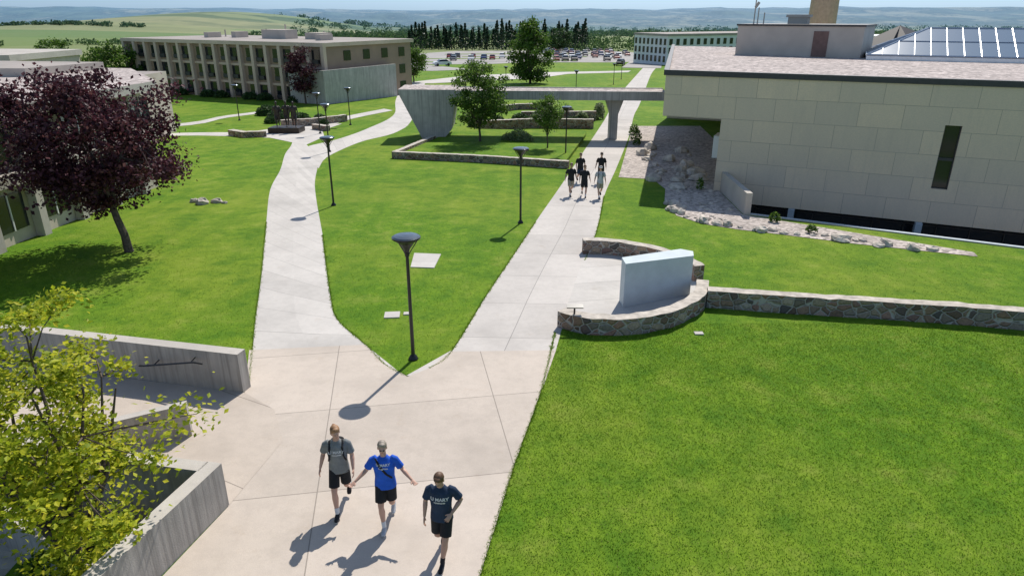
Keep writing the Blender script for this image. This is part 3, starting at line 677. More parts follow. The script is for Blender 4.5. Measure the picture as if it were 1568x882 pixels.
def tree(name,loc,H0,cc,cr,nl,nc,nleaf,leaf,bark,leafm,r0=.15,cl=.5,seed=1,lean=(0,0),shell=.6,up=.35,taper=0,lob=.28):
    rng=np.random.default_rng(seed); rnd=random.Random(seed); b=B(); cc=Vector(cc)
    top=Vector((lean[0],lean[1],H0))
    tp=[Vector((0,0,-.3)),Vector((lean[0]*.2+.02,lean[1]*.2,H0*.35)),Vector((lean[0]*.6-.03,lean[1]*.6,H0*.7)),top]
    b.tube([(0,0,-.3),(0,0,.05)],[r0*1.5,r0*1.15],8); b.tube(tp,[r0*1.15,r0*.95,r0*.85,r0*.75],8)
    limbs=[]
    for i in range(nl):
        a=2*math.pi*i/nl+rnd.uniform(-.4,.4); e=rnd.uniform(.25,1.2)
        d=Vector((math.cos(a)*math.cos(e)*cr[0],math.sin(a)*math.cos(e)*cr[1],math.sin(e)*cr[2]))*.62
        end=cc+d; st_=tp[2].lerp(top,rnd.random()); mid=st_.lerp(end,.5)+Vector((rnd.uniform(-.1,.1),rnd.uniform(-.1,.1),-.08))*cr[0]
        L=[st_,st_.lerp(mid,.5)+Vector((0,0,-.03*cr[2])),mid,mid.lerp(end,.5),end]; limbs.append(L)
        b.tube(L,[r0*.6,r0*.48,r0*.36,r0*.25,r0*.12],6)
    cl_c=[]
    for i in range(nc):
        while True:
            p=Vector((rnd.uniform(-1,1),rnd.uniform(-1,1),rnd.uniform(-1,1)))
            if p.length<1 and p.length>shell*rnd.random()**.5: break
        q=1+lob*noise.noise(p*2.1+Vector((seed*3.1,0,0)))
        if p.z<-.2: q*=.88
        tw=1-taper*max(0,p.z)
        c_=cc+Vector((p.x*cr[0]*q*tw,p.y*cr[1]*q*tw,p.z*cr[2]*q)); cl_c.append(c_)
        pts_=[pt for L in limbs for pt in L[1:]]; s_=min(pts_,key=lambda t:(t-c_).length+ (.3 if t.z>c_.z else 0))
        m_=s_.lerp(c_,.5)+Vector((rnd.uniform(-.08,.08),rnd.uniform(-.08,.08),rnd.uniform(-.02,.1)))*cl*2
        b.tube([s_,m_,c_],[r0*.16,r0*.10,r0*.05],4,0,False)
    Cn=np.array([tuple(c_) for c_ in cl_c]); wts=rng.uniform(.4,1.6,len(Cn)); wts/=wts.sum()
    idx=rng.choice(len(Cn),nleaf,p=wts); sz=rng.uniform(.6,1.25,len(Cn))
    off=rng.normal(size=(nleaf,3))*np.array([cl,cl,cl*.62])*.5*sz[idx][:,None]
    V=leafquads(Cn[idx]+off,nleaf,leaf,rng,up)
    return finish_mesh(name,b,V,[bark,leafm],loc)
tree('yellow_green_tree',(-7.5,9.0,-1.0),1.75,(-.50,.55,3.45),(2.6,2.2,2.1),10,90,19000,.11,M['bark'],M['yel'],.125,.46,11,(.05,.2),.5,.9,lob=.5)
tree('purple_leaf_tree',(-16.43,27.77,GZ(27.77)),2.1,(-.9,0,4.5),(3.75,3.4,2.85),9,140,27000,.18,M['bark'],M['pur'],.17,.78,4,(-.3,0),.5,.3,lob=.55)
tree('shade_tree',(-2.69,57.74,GZ(57.7)+.2),1.5,(0,0,3.7),(2.35,2.3,2.6),8,80,10000,.20,M['bark'],M['grn'],.1,.70,7,taper=.5,lob=.5)
tree('young_tree',(2.8,54.33,GZ(54.3)+.2),1.3,(0,0,2.7),(1.1,1.1,1.45),5,34,4200,.15,M['bark'],M['grn'],.06,.5,9)
tree('tall_tree',(3.4,133.5,GZ(133.5)),2.0,(0,0,5.4),(4.4,4.4,5.6),8,120,12000,.42,M['bark'],M['grn'],.25,1.2,12,taper=.6,lob=.5)
tree('shade_tree',(-18.8,136,GZ(136)),1.5,(0,0,3.7),(2.9,2.9,2.5),6,50,5000,.34,M['bark'],M['grn'],.14,.9,13)
tree('purple_leaf_tree',(-27.3,93,GZ(93)),1.5,(0,0,3.8),(2.0,2.0,2.9),6,44,4600,.28,M['bark'],M['pur'],.12,.8,14)
tree('shade_tree',(-62,112,GZ(112)),1.5,(0,0,4.2),(4.0,4,3.1),6,60,6000,.4,M['bark'],M['grn'],.2,1.2,15)
tree('shade_tree',(-121,190,GZ(190)),1.5,(0,0,4.0),(4,4,3.4),6,50,4000,.5,M['bark'],M['grn'],.2,1.3,16)
tree('shade_tree',(-112,150,GZ(150)),1.5,(0,0,3.5),(5,4,3),6,50,4000,.5,M['bark'],M['grn2'],.2,1.3,17)
tree('shade_tree',(22,330,GZ(330)),2,(0,0,7),(5,5,5),6,50,3000,.9,M['bark'],M['grn2'],.2,1.6,18)
# shrubs
def shrub(name,pts,mat,seed,leaf=.14,dens=420):
    rng=np.random.default_rng(seed); Cs=[]
    for x,y,r_,h in pts:
        n=int(dens*r_*r_*4)+60; d=rng.normal(size=(n,3)); d/=np.linalg.norm(d,axis=1)[:,None]; d*=rng.uniform(.6,1.05,(n,1)); d[:,2]=np.abs(d[:,2])
        Cs.append(d*np.array([r_,r_,h])+np.array([x,y,GZ(y)+.1]))
    V=leafquads(np.concatenate(Cs),0,leaf,rng); b=B()
    x,y,r_,h=pts[0]; b.tube([(x,y,GZ(y)),(x,y,GZ(y)+h*.7)],.03,5)
    return finish_mesh(name,b,V,[M['bark'],mat],(0,0,0))
M['sil']=leaf_mat('pale_shrub_leaves',[(0,(.14,.2,.08)),(.5,(.24,.3,.14)),(1,(.40,.42,.26))],.3)
shrub('flowering_shrub',[(.6,58.5,1.0,1.1),(1.2,58.0,.7,.8),(-.3,58.8,.7,.8)],M['sil'],3)
shrub('foundation_shrubs',[(10.8,60,.5,1.0),(11.3,64,.5,.9),(10.4,57.4,.35,.6),(13.0,32.6,.3,.4),(11.2,40.0,.25,.7),(14.0,30.6,.25,.35)],M['grn'],4)
shrub('planting_bed_shrubs',[(-25.5,76,1.2,.9),(-22.5,74,1.1,.8),(-28,80,1.3,1),(-20.3,73.5,.8,.7),(-19.2,71,.5,.5),(-25,72.5,.8,.6)],M['grn2'],5,.2)
shrub('ornamental_grass',[(9.4,76,.6,1.6),(10.0,79,.5,1.4),(6,76,.8,1.4),(7.3,73,.7,1.0),(4.5,72.4,.7,.9),(2.4,72.5,.8,.8)],M['sil'],6,.25)
shrub('terrace_shrubs',[(-1.5,70.5,.9,.9),(.8,71.5,1.0,1.0),(3.4,71,.8,.8),(-3.4,70,1.1,1.0),(6.2,71.2,.8,.7)],M['grn2'],16,.2)
shrub('foundation_hedge',[(-58+i*2.6,111.6-i*1.45,1.1,.9) for i in range(12) if i%3!=1],M['grn2'],8,.3,160)
shrub('planter_shrub',[(-7.0,9.6,.5,.3),(-7.9,9.0,.5,.35)],M['grn'],9,.09,900)

# conifer row (one mass) and distant tree masses
rng=np.random.default_rng(5); Cs=[]; b=B()
for i in range(66):
    y=rng.uniform(395,440); x=-60+i*1.6+rng.uniform(-1,1); h=rng.uniform(9,16); r_=h*.18; z0=terr(x,y)
    n=180; t=rng.uniform(0,1,n)**.8; a=rng.uniform(0,6.28,n); rr=r_*(1-t)*rng.uniform(.6,1.1,n)+.1
    Cs.append(np.stack([x+rr*np.cos(a),y+rr*np.sin(a),z0+.5+t*h],1)); b.tube([(x,y,z0-1),(x,y,z0+h*.8)],[.3,.05],5)
finish_mesh('conifer_row',b,leafquads(np.concatenate(Cs),0,1.5,rng,0),[M['bark'],M['con']],(0,0,0))
Cs=[]
def blob(x,y,r_,h,n):
    z0=terr(x,y); d=rng.normal(size=(n,3)); d/=np.linalg.norm(d,axis=1)[:,None]; d*=rng.uniform(.55,1.1,(n,1))
    Cs.append(d*np.array([r_,r_,h*.5])+np.array([x,y,z0+h*.4]))
for (u0,u1,y0_,y1_,cnt,s) in ((-.26,-.08,400,640,70,5),(-.06,.1,470,620,50,5),(.08,.24,370,560,50,4.5),(.2,.5,300,520,40,4.5),(-.66,-.3,230,330,10,3.5)):
    for i in range(cnt):
        y=rng.uniform(y0_,y1_); u=rng.uniform(u0,u1); blob(u*y,y,s*rng.uniform(.7,1.6),s*rng.uniform(1.0,1.7),70)
# tree belts: (u0,u1,y at u0,y at u1,count,size,jitter)
for (u0,u1,ya,yb,cnt,s,jt) in ((-.80,-.46,430,520,70,3.2,8),(-.36,-.14,560,640,60,4.5,14),(-.80,-.50,980,900,80,4.5,10),(-.36,.8,700,820,230,6,26),(-.30,.8,980,900,230,7,30),(-.30,.8,1250,1400,200,8,40),(-.34,.8,1750,1800,180,11,50),(-.4,.8,2300,2200,150,14,60),(-.5,.8,2800,2700,130,15,60),(-.8,-.52,1500,1480,50,6,10)):
    for i in range(cnt):
        u=rng.uniform(u0,u1); y=ya+(yb-ya)*(u-u0)/(u1-u0)+rng.normal()*jt
        if noise.noise(Vector((u*11,y*.006,0)))<-.22: continue
        blob(u*y,y,s*rng.uniform(.7,1.5),s*rng.uniform(.9,1.4),34)
allC=np.concatenate(Cs); dist=allC[:,1]
V=leafquads(allC,0,1,rng,.2).reshape(-1,4,3); ctr=allC[:,None,:]; V=ctr+(V-ctr)*(np.clip(dist/300,1.2,6))[:,None,None]
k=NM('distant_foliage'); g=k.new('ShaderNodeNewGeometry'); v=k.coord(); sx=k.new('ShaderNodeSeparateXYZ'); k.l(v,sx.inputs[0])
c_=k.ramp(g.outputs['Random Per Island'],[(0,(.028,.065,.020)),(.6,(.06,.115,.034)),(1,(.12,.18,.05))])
c_=k.mix(k.ramp(k.math('DIVIDE',sx.outputs[1],3000),[(.1,0),(.9,.6)]),c_,(.16,.29,.34)); k.color(c_); k.rough(.9,0,.1); k.transl(c_,.35)  # leaf colour fades to pale blue with distance: haze put into the foliage colour
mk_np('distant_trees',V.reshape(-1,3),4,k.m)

# ---------------------------------------------------------------- grass blades on near lawns
rng=np.random.default_rng(21)
def inpoly(P,poly):
    c=np.zeros(len(P),bool); n=len(poly)
    for i in range(n):
        a,b_=poly[i],poly[(i+1)%n]
        if a[1]==b_[1]: continue
        m=((a[1]>P[:,1])!=(b_[1]>P[:,1])) & (P[:,0]<(b_[0]-a[0])*(P[:,1]-a[1])/(b_[1]-a[1])+a[0]); c^=m
    return c
def lawnpts(n,x0,x1,y0,y1):
    P=np.stack([rng.uniform(x0,x1,n),rng.uniform(y0,y1,n)],1); keep=(np.abs(P[:,0])<1.0*P[:,1]+3)
    keep&=rng.random(n)<np.clip((34-P[:,1])/20,0,1)
    for pl in PAVED: keep&=~inpoly(P,pl)
    for pl in ([(1.3,19.9),(1.9,19.2),(3.7,18.95),(5.6,19.95),(6.7,21.3),(26,16.9),(26.2,17.5),(7.2,21.8),(7.7,24.2),(6.4,26.4),(4.8,28.1),(3.0,28.2)],[(-5.4,6),(-5.4,11.1),(-7,15.4),(-16,17.5),(-30,21),(-30,6)]): keep&=~inpoly(P,pl)
    return P[keep]
P_=np.concatenate([lawnpts(260000,-1,22,6.5,20),lawnpts(150000,-24,27,16,34)])
def fringe(pts,n,side,w=.035):
    e=np.array(even(catmull(pts),400)); i=rng.integers(0,399,n); f=rng.random((n,1)); q=e[i]*(1-f)+e[i+1]*f
    t=e[i+1]-e[i]; t/=np.linalg.norm(t,axis=1)[:,None]+1e-9; nr=np.stack([-t[:,1],t[:,0]],1)*side
    amp=w*(.5+.5*np.sin(q[:,1:2]*5+np.sin(q[:,1:2]*13)*2)); return q+nr*rng.normal(size=(n,1))*amp
Fr=np.concatenate([fringe([(-1.0,6),(-.55,9.06),(.01,12.1),(.75,15.51),(1.35,19.3)],7000,1),fringe([(-2.3,16.85),(-1.8,17.85),(-1.01,22.03),(-.11,26.43),(1.17,32.65)],5000,1),
   fringe([(-2.83,16.35),(-3.6,17.1),(-4.39,18.38),(-5.74,20.39),(-6.52,22.67),(-7.4,25.59),(-8.79,30.31)],5000,1),fringe([(-7.0,15.9),(-7.55,17.63),(-8.55,20.84),(-9.74,24.8),(-12.19,32.65)],4000,1),fringe([(3.0,26.5),(4.1,31.44),(5.31,38.48)],2500,1)])
P_=np.concatenate([P_,Fr]); n=len(P_)
z=-.025*(P_[:,1]-10); a=rng.uniform(0,6.283,n); L=rng.uniform(.010,.024,n); tl=rng.normal(size=(n,2))*1.1
wd=rng.uniform(.005,.009,n)*(1+.03*P_[:,1]); dx,dy=np.cos(a)*wd,np.sin(a)*wd
V=np.stack([np.stack([P_[:,0]-dx,P_[:,1]-dy,z-.003],1),np.stack([P_[:,0]+dx,P_[:,1]+dy,z-.003],1),np.stack([P_[:,0]+tl[:,0]*L,P_[:,1]+tl[:,1]*L,z+L+.012],1)],1).reshape(-1,3)
k=NM('grass_blade'); g=k.new('ShaderNodeNewGeometry'); v=k.coord()
c_=k.ramp(g.outputs['Random Per Island'],[(0,(.065,.155,.008)),(.5,(.16,.29,.014)),(.85,(.27,.40,.03)),(1,(.46,.45,.14))])
c_=k.mix(k.ramp(k.noise(v,.8,6,.72),[(.54,0),(.72,.55)]),c_,(.32,.35,.06))
c_=k.mix(k.ramp(k.noise(v,.8,6,.72),[(.34,.6),(.49,0)]),c_,(.060,.155,.008)); k.color(c_); k.rough(.7,0,.2); k.transl(c_,.45)
mk_np('grass_blades',V,3,k.m)

# ---------------------------------------------------------------- people
SK=simple('skin',(.56,.33,.24),.55,.08,5); SK2=simple('skin_tan',(.48,.28,.20),.55,.08,5)
def fab(n,c): return simple('cloth_'+n,c,.9,.16,9,bump=.5,bscale=12,bd=.03)
F_={'grey':fab('grey',(.20,.21,.21)),'blue':fab('blue',(.012,.10,.55)),'navy':fab('navy',(.014,.032,.070)),'black':fab('black',(.014,.014,.016)),
    'white':fab('white',(.68,.68,.68)),'khaki':fab('khaki',(.36,.31,.24)),'lg':fab('light_grey',(.45,.46,.48)),'hairb':simple('hair_brown',(.12,.06,.03),.6,.4,30),'hairg':simple('hair_grey',(.30,.25,.20),.6,.35,30),'hairl':simple('hair_blond_brown',(.30,.16,.075),.6,.4,30),'eye':simple('eye_dark',(.02,.015,.012),.3),'lip':simple('lips',(.40,.16,.13),.5),'sole':simple('shoe_sole',(.7,.7,.7),.6)}
def ringloft(pts,rad,side,n=16):
    pts=[Vector(p) for p in pts]; V=[];F=[]; m=len(pts)
    for i,p in enumerate(pts):
        t=(pts[min(i+1,m-1)]-pts[max(i-1,0)]).normalized(); s=Vector(side); s=(s-t*s.dot(t)).normalized(); q=t.cross(s)
        a,b_=rad[i] if hasattr(rad[i],'__len__') else (rad[i],rad[i])
        for k in range(n): an=2*math.pi*k/n; V.append(p+s*math.cos(an)*a+q*math.sin(an)*b_)
    for i in range(m-1):
        for k in range(n): F.append([i*n+k,i*n+(k+1)%n,(i+1)*n+(k+1)%n,(i+1)*n+k])
    for e,(i,dr) in enumerate(((0,-1),(m-1,1))):
        t=(pts[1]-pts[0]).normalized() if e==0 else (pts[-1]-pts[-2]).normalized()
        r_=min(rad[i]) if hasattr(rad[i],'__len__') else rad[i]
        V.append(pts[i]+t*dr*r_*.45); c_=len(V)-1
        for k in range(n): 
            f=[i*n+k,i*n+(k+1)%n,c_]; F.append(f if e else f[::-1])
    return V,F
def ell(c,r,rot=None,n=16,m=10):
    V=[];F=[]; c=Vector(c); rot=rot or Matrix.Identity(3)
    for i in range(1,m):
        ph=math.pi*i/m
        for k in range(n): a=2*math.pi*k/n; V.append(c+rot@Vector((r[0]*math.sin(ph)*math.cos(a),r[1]*math.sin(ph)*math.sin(a),r[2]*math.cos(ph))))
    for i in range(m-2):
        for k in range(n): F.append([i*n+k,(i+1)*n+k,(i+1)*n+(k+1)%n,i*n+(k+1)%n])
    V.append(c+rot@Vector((0,0,r[2]))); V.append(c-rot@Vector((0,0,r[2]))); t=len(V)-2
    for k in range(n): F.append([t,k,(k+1)%n]); F.append([t+1,(m-2)*n+(k+1)%n,(m-2)*n+k])
    return V,F
def person(name,loc,rz,J,col,voxel=.009,scale=1,logo=None,hair='short',bag=False,build=1.0,glasses=False,cap=None):
    parts=[]
    def add(vf,mat): parts.append((vf,mat))
    g=lambda k,d:Vector(J.get(k,d))
    pel=g('pelvis',(0,0,.94)); ch=g('chest',(0,-.02,1.30)); nk=g('neck',(0,-.02,1.53)); hd=g('head',(0,-.05,1.70))
    hy,hp=J.get('yaw',0),J.get('pitch',0); RM=Matrix.Rotation(hy,3,'Z')@Matrix.Rotation(hp,3,'X'); w=build
    X=(1,0,0)
    up=lambda f:pel.lerp(ch,f); 
    add(ringloft([pel+Vector((0,0,-.10)),pel+Vector((0,0,.0)),up(.35),up(.7),ch,ch+Vector((0,.0,.10)),nk+Vector((0,.01,-.07)),nk+Vector((0,.01,-.01))],
        [(.195*w,.145*w),(.188*w,.138*w),(.172*w,.130*w),(.180*w,.132*w),(.196*w,.132),(.190,.114),(.130,.088),(.062,.062)],X,20),'shirt')
    add(ringloft([pel+Vector((0,0,.03)),pel+Vector((0,0,-.06)),pel+Vector((0,0,-.13))],[(.17*w,.122*w),(.178*w,.128*w),(.15*w,.12*w)],X,20),'shorts')
    add(ringloft([nk+Vector((0,.01,-.06)),nk.lerp(hd,.5)+Vector((0,.012,0)),hd+Vector((0,.01,-.03))],[.062,.056,.055],X,12),'skin')
    for s in (-1,1):
        sh=g('sh%+d'%s,(s*.190,0,1.445)); el=g('el%+d'%s,(s*.26,.04,1.17)); wr=g('wr%+d'%s,(s*.28,-.06,.93))
        add(ringloft([sh+Vector((-s*.06,0,.005)),sh.lerp(el,.15),sh.lerp(el,.45),sh.lerp(el,.78)],[(.062,.07),(.068,.072),(.066,.070),(.072,.076)],(0,1,0),14),'shirt')
        fo=(wr-el)
        add(ringloft([sh,sh.lerp(el,.5),el,el+fo*.28,el+fo*.7,wr],[.052,.047,.040,.043,.032,.025],(0,1,0),12),'skin')
        d=fo.normalized(); pn=Vector(J.get('pn%+d'%s,(-s,0,0))); pn=(pn-d*pn.dot(d)).normalized(); sd=d.cross(pn)
        add(ringloft([wr-d*.01,wr+d*.03,wr+d*.07,wr+d*.098],[(.024,.018),(.036,.017),(.042,.015),(.040,.012)],sd,12),'skin')
        tsg=J.get('th%+d'%s,1)
        for i,(o,L) in enumerate(((-.031,.066),(-.0105,.078),(.0105,.074),(.031,.058))):
            q=wr+d*.092+sd*o; d1=(d+sd*o*5+pn*.25).normalized(); d2=(d+sd*o*5+pn*.9).normalized()
            add(ringloft([q-d*.015,q,q+d1*L*.5,q+d1*L*.5+d2*L*.5],[.0095,.0095,.0088,.0072],sd,8),'skin')
        q=wr+d*.03-sd*.030*tsg; dt=(d*.7-sd*tsg*.75+pn*.3).normalized()
        add(ringloft([q,q+dt*.035,q+dt*.035+(dt+d).normalized()*.032],[.013,.0115,.009],pn,8),'skin')
        hp_=g('hip%+d'%s,(s*.092,0,.89)); kn=g('kn%+d'%s,(s*.095,-.02,.49)); an=g('an%+d'%s,(s*.095,0,.09)); toe=Vector(J.get('toe%+d'%s,(0,-1,0))).normalized()
        sh_=an-kn
        add(ringloft([hp_+Vector((0,0,-.02)),hp_.lerp(kn,.4),hp_.lerp(kn,.80)],[(.100*w,.114*w),(.100*w,.108*w),(.100*w,.104*w)],X,16),'shorts')
        add(ringloft([hp_,hp_.lerp(kn,.5),kn,kn+sh_*.1,kn+sh_*.32+Vector((0,.012,0)),kn+sh_*.7,an],[.085,.076,.056,.053,.061,.042,.036],X,14),'skin')
        add(ringloft([kn+sh_*.74,an+Vector((0,0,.0))],[.045,.043],X,12),'sock')
        up_=Vector((1,0,0)).cross(toe); up_=-up_ if up_.z<0 else up_
        hl=an-toe*.065-up_*.045; 
        add(ringloft([hl,hl+toe*.05,hl+toe*.13,hl+toe*.21,hl+toe*.265],[(.036,.040),(.040,.046),(.044,.040),(.048,.030),(.036,.020)],X,14),'shoe')
        add(ringloft([hl-up_*.034,hl+toe*.13-up_*.032,hl+toe*.26-up_*.028],[(.038,.012),(.047,.012),(.036,.010)],X,12),'sole')
    H=lambda x,y,z:hd+RM@Vector((x,y,z))
    add(ell(H(0,.012,.02),(.078,.098,.105),RM,18,12),'skin'); add(ell(H(0,-.022,-.045),(.058,.066,.072),RM),'skin')
    add(ell(H(0,-.095,-.018),(.013,.020,.026),RM,8,6),'skin'); add(ell(H(0,-.074,.022),(.05,.02,.014),RM,10,6),'skin')
    add(ell(H(0,-.085,-.055),(.022,.008,.007),RM,8,6),'lip')
    for s in (-1,1):
        add(ell(H(s*.08,.01,-.005),(.012,.022,.032),RM,8,6),'skin'); add(ell(H(s*.030,-.083,.006),(.013,.008,.008),RM,8,6),'eye')
        if glasses: add(ell(H(s*.034,-.095,.004),(.024,.006,.017),RM,10,6),'eye')
    hm='hair'
    add(ell(H(0,.022,.050),(.088,.102,.095),RM,18,12),hm); add(ell(H(0,-.045,.098),(.06,.05,.032),RM,12,8),hm); add(ell(H(0,.075,-.01),(.07,.05,.075),RM,12,8),hm)
    if hair=='long': add(ell(H(0,.085,-.04),(.078,.05,.11),RM),hm); add(ell(H(0,.09,.10),(.034,.034,.034),RM),hm)
    if cap: add(ell(H(0,.01,.06),(.094,.110,.078),RM),'cap'); add(ell(H(0,-.11,.05),(.06,.065,.010),RM),'cap')
    if bag:
        add(ringloft([ch+Vector((0,.17,.12)),ch+Vector((0,.21,-.02)),ch+Vector((0,.2,-.28))],[(.12,.07),(.15,.09),(.14,.08)],X,14),'bag')
        for s in (-1,1): add(ringloft([ch+Vector((s*.115,.12,.14)),ch+Vector((s*.115,0,.195)),ch+Vector((s*.12,-.115,.10)),ch+Vector((s*.13,-.135,-.06)),ch+Vector((s*.16,-.06,-.2))],[(.02,.01)]*5,X,8),'bag')
    if J.get('sling'): add(ringloft([ch+Vector((-.14,-.05,.19)),ch+Vector((-.07,-.135,.08)),ch+Vector((.05,-.14,-.1)),ch+Vector((.15,-.09,-.22))],[(.02,.012)]*4,X,8),'bag')
    V=[];F=[];PI=[]; mats=sorted({m for _,m in parts})
    for (pv,pf),m in parts:
        i=len(V); V+=pv; F+=[[i+k for k in f] for f in pf]; PI+=[mats.index(m)]*len(pf)
    bv=BVHTree.FromPolygons(V,F)
    me=bpy.data.meshes.new('tmp'); me.from_pydata([tuple(v) for v in V],[],F); to=bpy.data.objects.new('tmp',me); COL.objects.link(to)
    md=to.modifiers.new('r','REMESH'); md.mode='VOXEL'; md.voxel_size=voxel; md.use_smooth_shade=True
    ms=to.modifiers.new('s','SMOOTH'); ms.factor=.5; ms.iterations=2
    dg=bpy.context.evaluated_depsgraph_get(); res=bpy.data.meshes.new_from_object(to.evaluated_get(dg)); bpy.data.objects.remove(to)
    mm={'skin':col.get('skin',SK),'shirt':col['shirt'],'shorts':col['shorts'],'sock':col.get('sock',F_['white']),'shoe':col.get('shoe',F_['black']),'sole':F_['sole'],'hair':col.get('hair',F_['hairb']),'eye':F_['eye'],'lip':F_['lip'],'cap':col.get('cap',F_['black']),'bag':F_['black']}
    res.materials.clear()
    for m in mats: res.materials.append(mm[m])
    mi=[]
    for p in res.polygons:
        h_=bv.find_nearest(p.center); mi.append(PI[h_[2]] if h_[2] is not None else 0)
    res.polygons.foreach_set('material_index',mi); res.polygons.foreach_set('use_smooth',[True]*len(mi)); res.name=name
    o=bpy.data.objects.new(name,res); COL.objects.link(o); o.location=loc; o.rotation_euler=(0,0,rz); o.scale=(scale,)*3
    if logo:
        b2=BVHTree.FromPolygons([v.co.copy() for v in res.vertices],[list(p.vertices) for p in res.polygons])
        for ti,(txt,zz,sz) in enumerate(logo):
            cu=bpy.data.curves.new('t','FONT'); cu.body=txt; cu.size=sz; cu.align_x='CENTER'; cu.offset=.002; to=bpy.data.objects.new('t',cu); COL.objects.link(to)
            dg=bpy.context.evaluated_depsgraph_get(); tm=bpy.data.meshes.new_from_object(to.evaluated_get(dg)); bpy.data.objects.remove(to)
            bm=bmesh.new(); bm.from_mesh(tm); bmesh.ops.triangulate(bm,faces=bm.faces[:]); bmesh.ops.subdivide_edges(bm,edges=[e for e in bm.edges if e.calc_length()>.02],cuts=2,use_grid_fill=True); bmesh.ops.triangulate(bm,faces=bm.faces[:]); bm.to_mesh(tm); bm.free()
            for v_ in tm.vertices:
                q=Vector((v_.co.x,-1,zz+v_.co.y)); h_=b2.ray_cast(q,Vector((0,1,0)))
                v_.co=(q.x,(h_[0].y if h_[0] else -.1)-.006,q.z)
            tm.materials.clear(); tm.materials.append(F_['white']); lo=bpy.data.objects.new('shirt_lettering',tm); COL.objects.link(lo); lo.parent=o
    return o
walkA={'kn-1':(-.10,-.21,.50),'an-1':(-.07,-.31,.095),'toe-1':(0,-1,.05),'kn+1':(.10,.02,.475),'an+1':(.09,.36,.25),'toe+1':(0,-.75,-.66),
  'el-1':(-.27,.07,1.18),'wr-1':(-.33,-.06,.95),'el+1':(.26,-.02,1.17),'wr+1':(.28,-.18,.96)}
A_=dict(walkA); A_.update({'yaw':.35,'pitch':.12,'head':(.01,-.07,1.70)})
person('walking_man',(-3.33,10.92,GZ(10.92)+.01),.12,A_,{'shirt':F_['grey'],'shorts':F_['black'],'hair':F_['hairl'],'shoe':F_['black']},.008,1.03,[('U MARY',1.30,.075),('MARAUDERS',1.25,.03)],'long',True)
B_={'kn-1':(-.09,-.18,.50),'an-1':(-.05,-.25,.095),'kn+1':(.09,-.03,.475),'an+1':(.07,.30,.20),'toe+1':(0,-.8,-.6),
  'el-1':(-.33,-.01,1.20),'wr-1':(-.51,-.19,1.09),'el+1':(.33,-.01,1.20),'wr+1':(.51,-.19,1.09),'pn-1':(0,-.3,1),'pn+1':(0,-.3,1),'th-1':1,'th+1':-1,'yaw':.1,'pitch':.05,'sling':1}
person('walking_man',(-2.36,10.47,GZ(10.47)+.01),.05,B_,{'shirt':F_['blue'],'shorts':F_['black'],'hair':F_['hairg'],'shoe':F_['lg']},.008,1.0,[('U MARY',1.36,.07),('BASEBALL',1.30,.04)],'short',glasses=True,build=1.06)
C_={'kn+1':(.08,-.19,.50),'an+1':(.03,-.27,.095),'kn-1':(-.09,-.02,.475),'an-1':(-.05,.33,.22),'toe-1':(0,-.8,-.6),
  'el-1':(-.27,.0,1.17),'wr-1':(-.27,-.13,.94),'el+1':(.33,.05,1.20),'wr+1':(.20,-.16,1.06),'pn+1':(0,1,0),'yaw':-.15,'pitch':.45,'head':(0,-.10,1.68)}
person('walking_man',(-1.22,9.55,GZ(9.55)+.01),-.1,C_,{'shirt':F_['navy'],'shorts':F_['black'],'hair':F_['hairb'],'shoe':F_['black'],'sock':F_['black'],'skin':SK2},.008,1.02,[('U MARY',1.29,.085),('WRESTLING',1.24,.035)],'short',build=1.03)
def mirror(J):
    o={}
    for k,v in J.items():
        if k[-2:] in('+1','-1'): o[k[:-2]+('-1' if k[-2]=='+' else '+1')]=(-v[0],v[1],v[2]) if hasattr(v,'__len__') else v
        else: o[k]=v
    return o
bw_={k:v for k,v in walkA.items()}
person('walking_man',(3.38,38.6,GZ(38.6)),.1,bw_,{'shirt':F_['black'],'shorts':F_['khaki'],'skin':SK2},.014,1.03)
person('walking_man',(4.12,38.3,GZ(38.3)),-.05,mirror(bw_),{'shirt':F_['black'],'shorts':F_['black']},.014,1.0)
person('walking_man',(4.98,38.0,GZ(38.0)),0,bw_,{'shirt':F_['lg'],'shorts':F_['khaki'],'cap':F_['white']},.014,1.0,bag=True,cap=True)
person('walking_man',(4.25,42.2,GZ(42.2)),.1,mirror(bw_),{'shirt':F_['black'],'shorts':F_['navy'],'skin':SK2},.014,1.02)
person('walking_man',(5.55,42.2,GZ(42.2)),-.1,bw_,{'shirt':F_['black'],'shorts':F_['black'],'cap':F_['black']},.014,1.04,cap=True)
br={k:M['bronze'] for k in ('shirt','shorts','skin','sock','shoe','hair')}
b=B(); b.prism([(-22.8,64.6),(-19.9,64.6),(-19.9,66.6),(-22.8,66.6)],lambda x,y:GZ(y),lambda x,y:GZ(y)+.5); ped=b.make('bronze_statue_group',[M['bronze']])
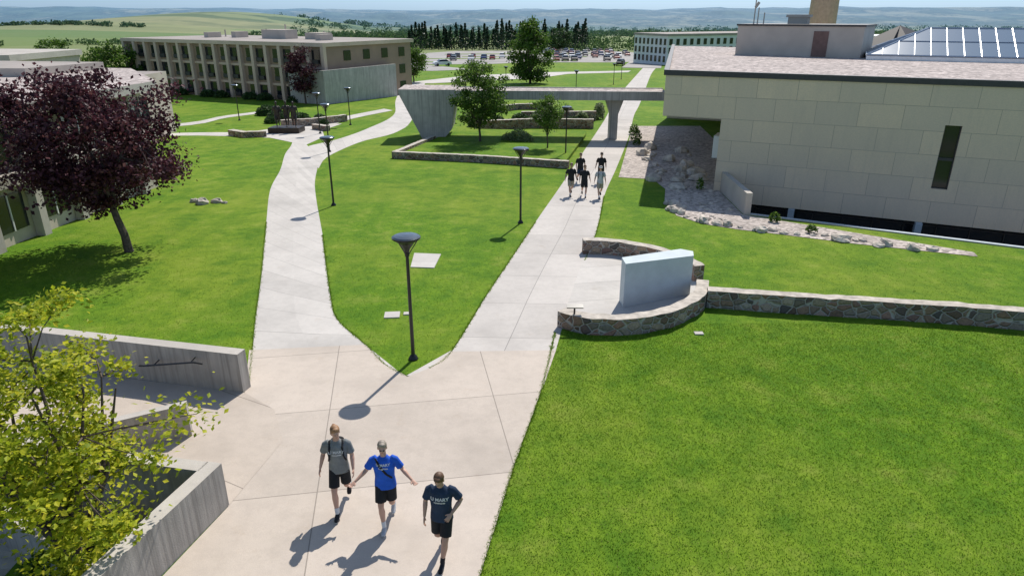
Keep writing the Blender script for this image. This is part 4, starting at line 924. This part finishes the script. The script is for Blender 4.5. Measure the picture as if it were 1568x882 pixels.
for x,y_,J_ in ((-22.1,65.6,walkA),(-21.3,65.9,B_),(-20.5,65.5,mirror(walkA))):
    s=person('statue_figure',(x,y_,GZ(65.8)+.5),.3,dict(J_,sling=0),br,.02,1.28,build=1.15)
    s.data.materials.clear(); s.data.materials.append(M['bronze']); s.data.polygons.foreach_set('material_index',[0]*len(s.data.polygons)); s.parent=ped

# ---------------------------------------------------------------- light, sky, camera
az=math.atan2(.341,.94); el=math.radians(49)
sv=Vector((math.sin(az)*math.cos(el),math.cos(az)*math.cos(el),math.sin(el)))
sl=bpy.data.lights.new('sun','SUN'); sl.energy=5.0; sl.angle=math.radians(.5); sl.color=(1,.95,.87)
so=bpy.data.objects.new('sun',sl); COL.objects.link(so); so.rotation_euler=(-sv).to_track_quat('-Z','Y').to_euler(); so.location=(0,0,50)
w=bpy.data.worlds.new('World'); SC.world=w; w.use_nodes=True; nt=w.node_tree; bg=nt.nodes['Background']
sk=nt.nodes.new('ShaderNodeTexSky'); sk.sky_type='NISHITA'; sk.sun_disc=False; sk.sun_elevation=el; sk.sun_rotation=az; sk.altitude=500; sk.air_density=1.0; sk.dust_density=.6; sk.ozone_density=1.5
tc=nt.nodes.new('ShaderNodeTexCoord'); sp=nt.nodes.new('ShaderNodeSeparateXYZ'); nt.links.new(tc.outputs['Generated'],sp.inputs[0])
rp_=nt.nodes.new('ShaderNodeValToRGB'); nt.links.new(sp.outputs[2],rp_.inputs[0]); e=rp_.color_ramp.elements
e[0].position=0; e[0].color=(.34,.53,.95,1); e[1].position=.22; e[1].color=(1,.96,.90,1)
mxn=nt.nodes.new('ShaderNodeMix'); mxn.data_type='RGBA'; mxn.blend_type='MULTIPLY'; mxn.inputs[0].default_value=1
nt.links.new(sk.outputs[0],mxn.inputs[6]); nt.links.new(rp_.outputs[0],mxn.inputs[7]); nt.links.new(mxn.outputs[2],bg.inputs[0]); bg.inputs[1].default_value=.15
cam=bpy.data.cameras.new('camera'); co=bpy.data.objects.new('camera',cam); COL.objects.link(co)
cam.sensor_width=36; cam.lens=36*1045/1568; cam.clip_end=30000; cam.clip_start=.1
co.location=(0,0,9); co.rotation_euler=(math.radians(90)-math.atan(419/1045),0,0); SC.camera=co
SC.view_settings.view_transform='Standard'; SC.view_settings.look='None'; SC.view_settings.exposure=0
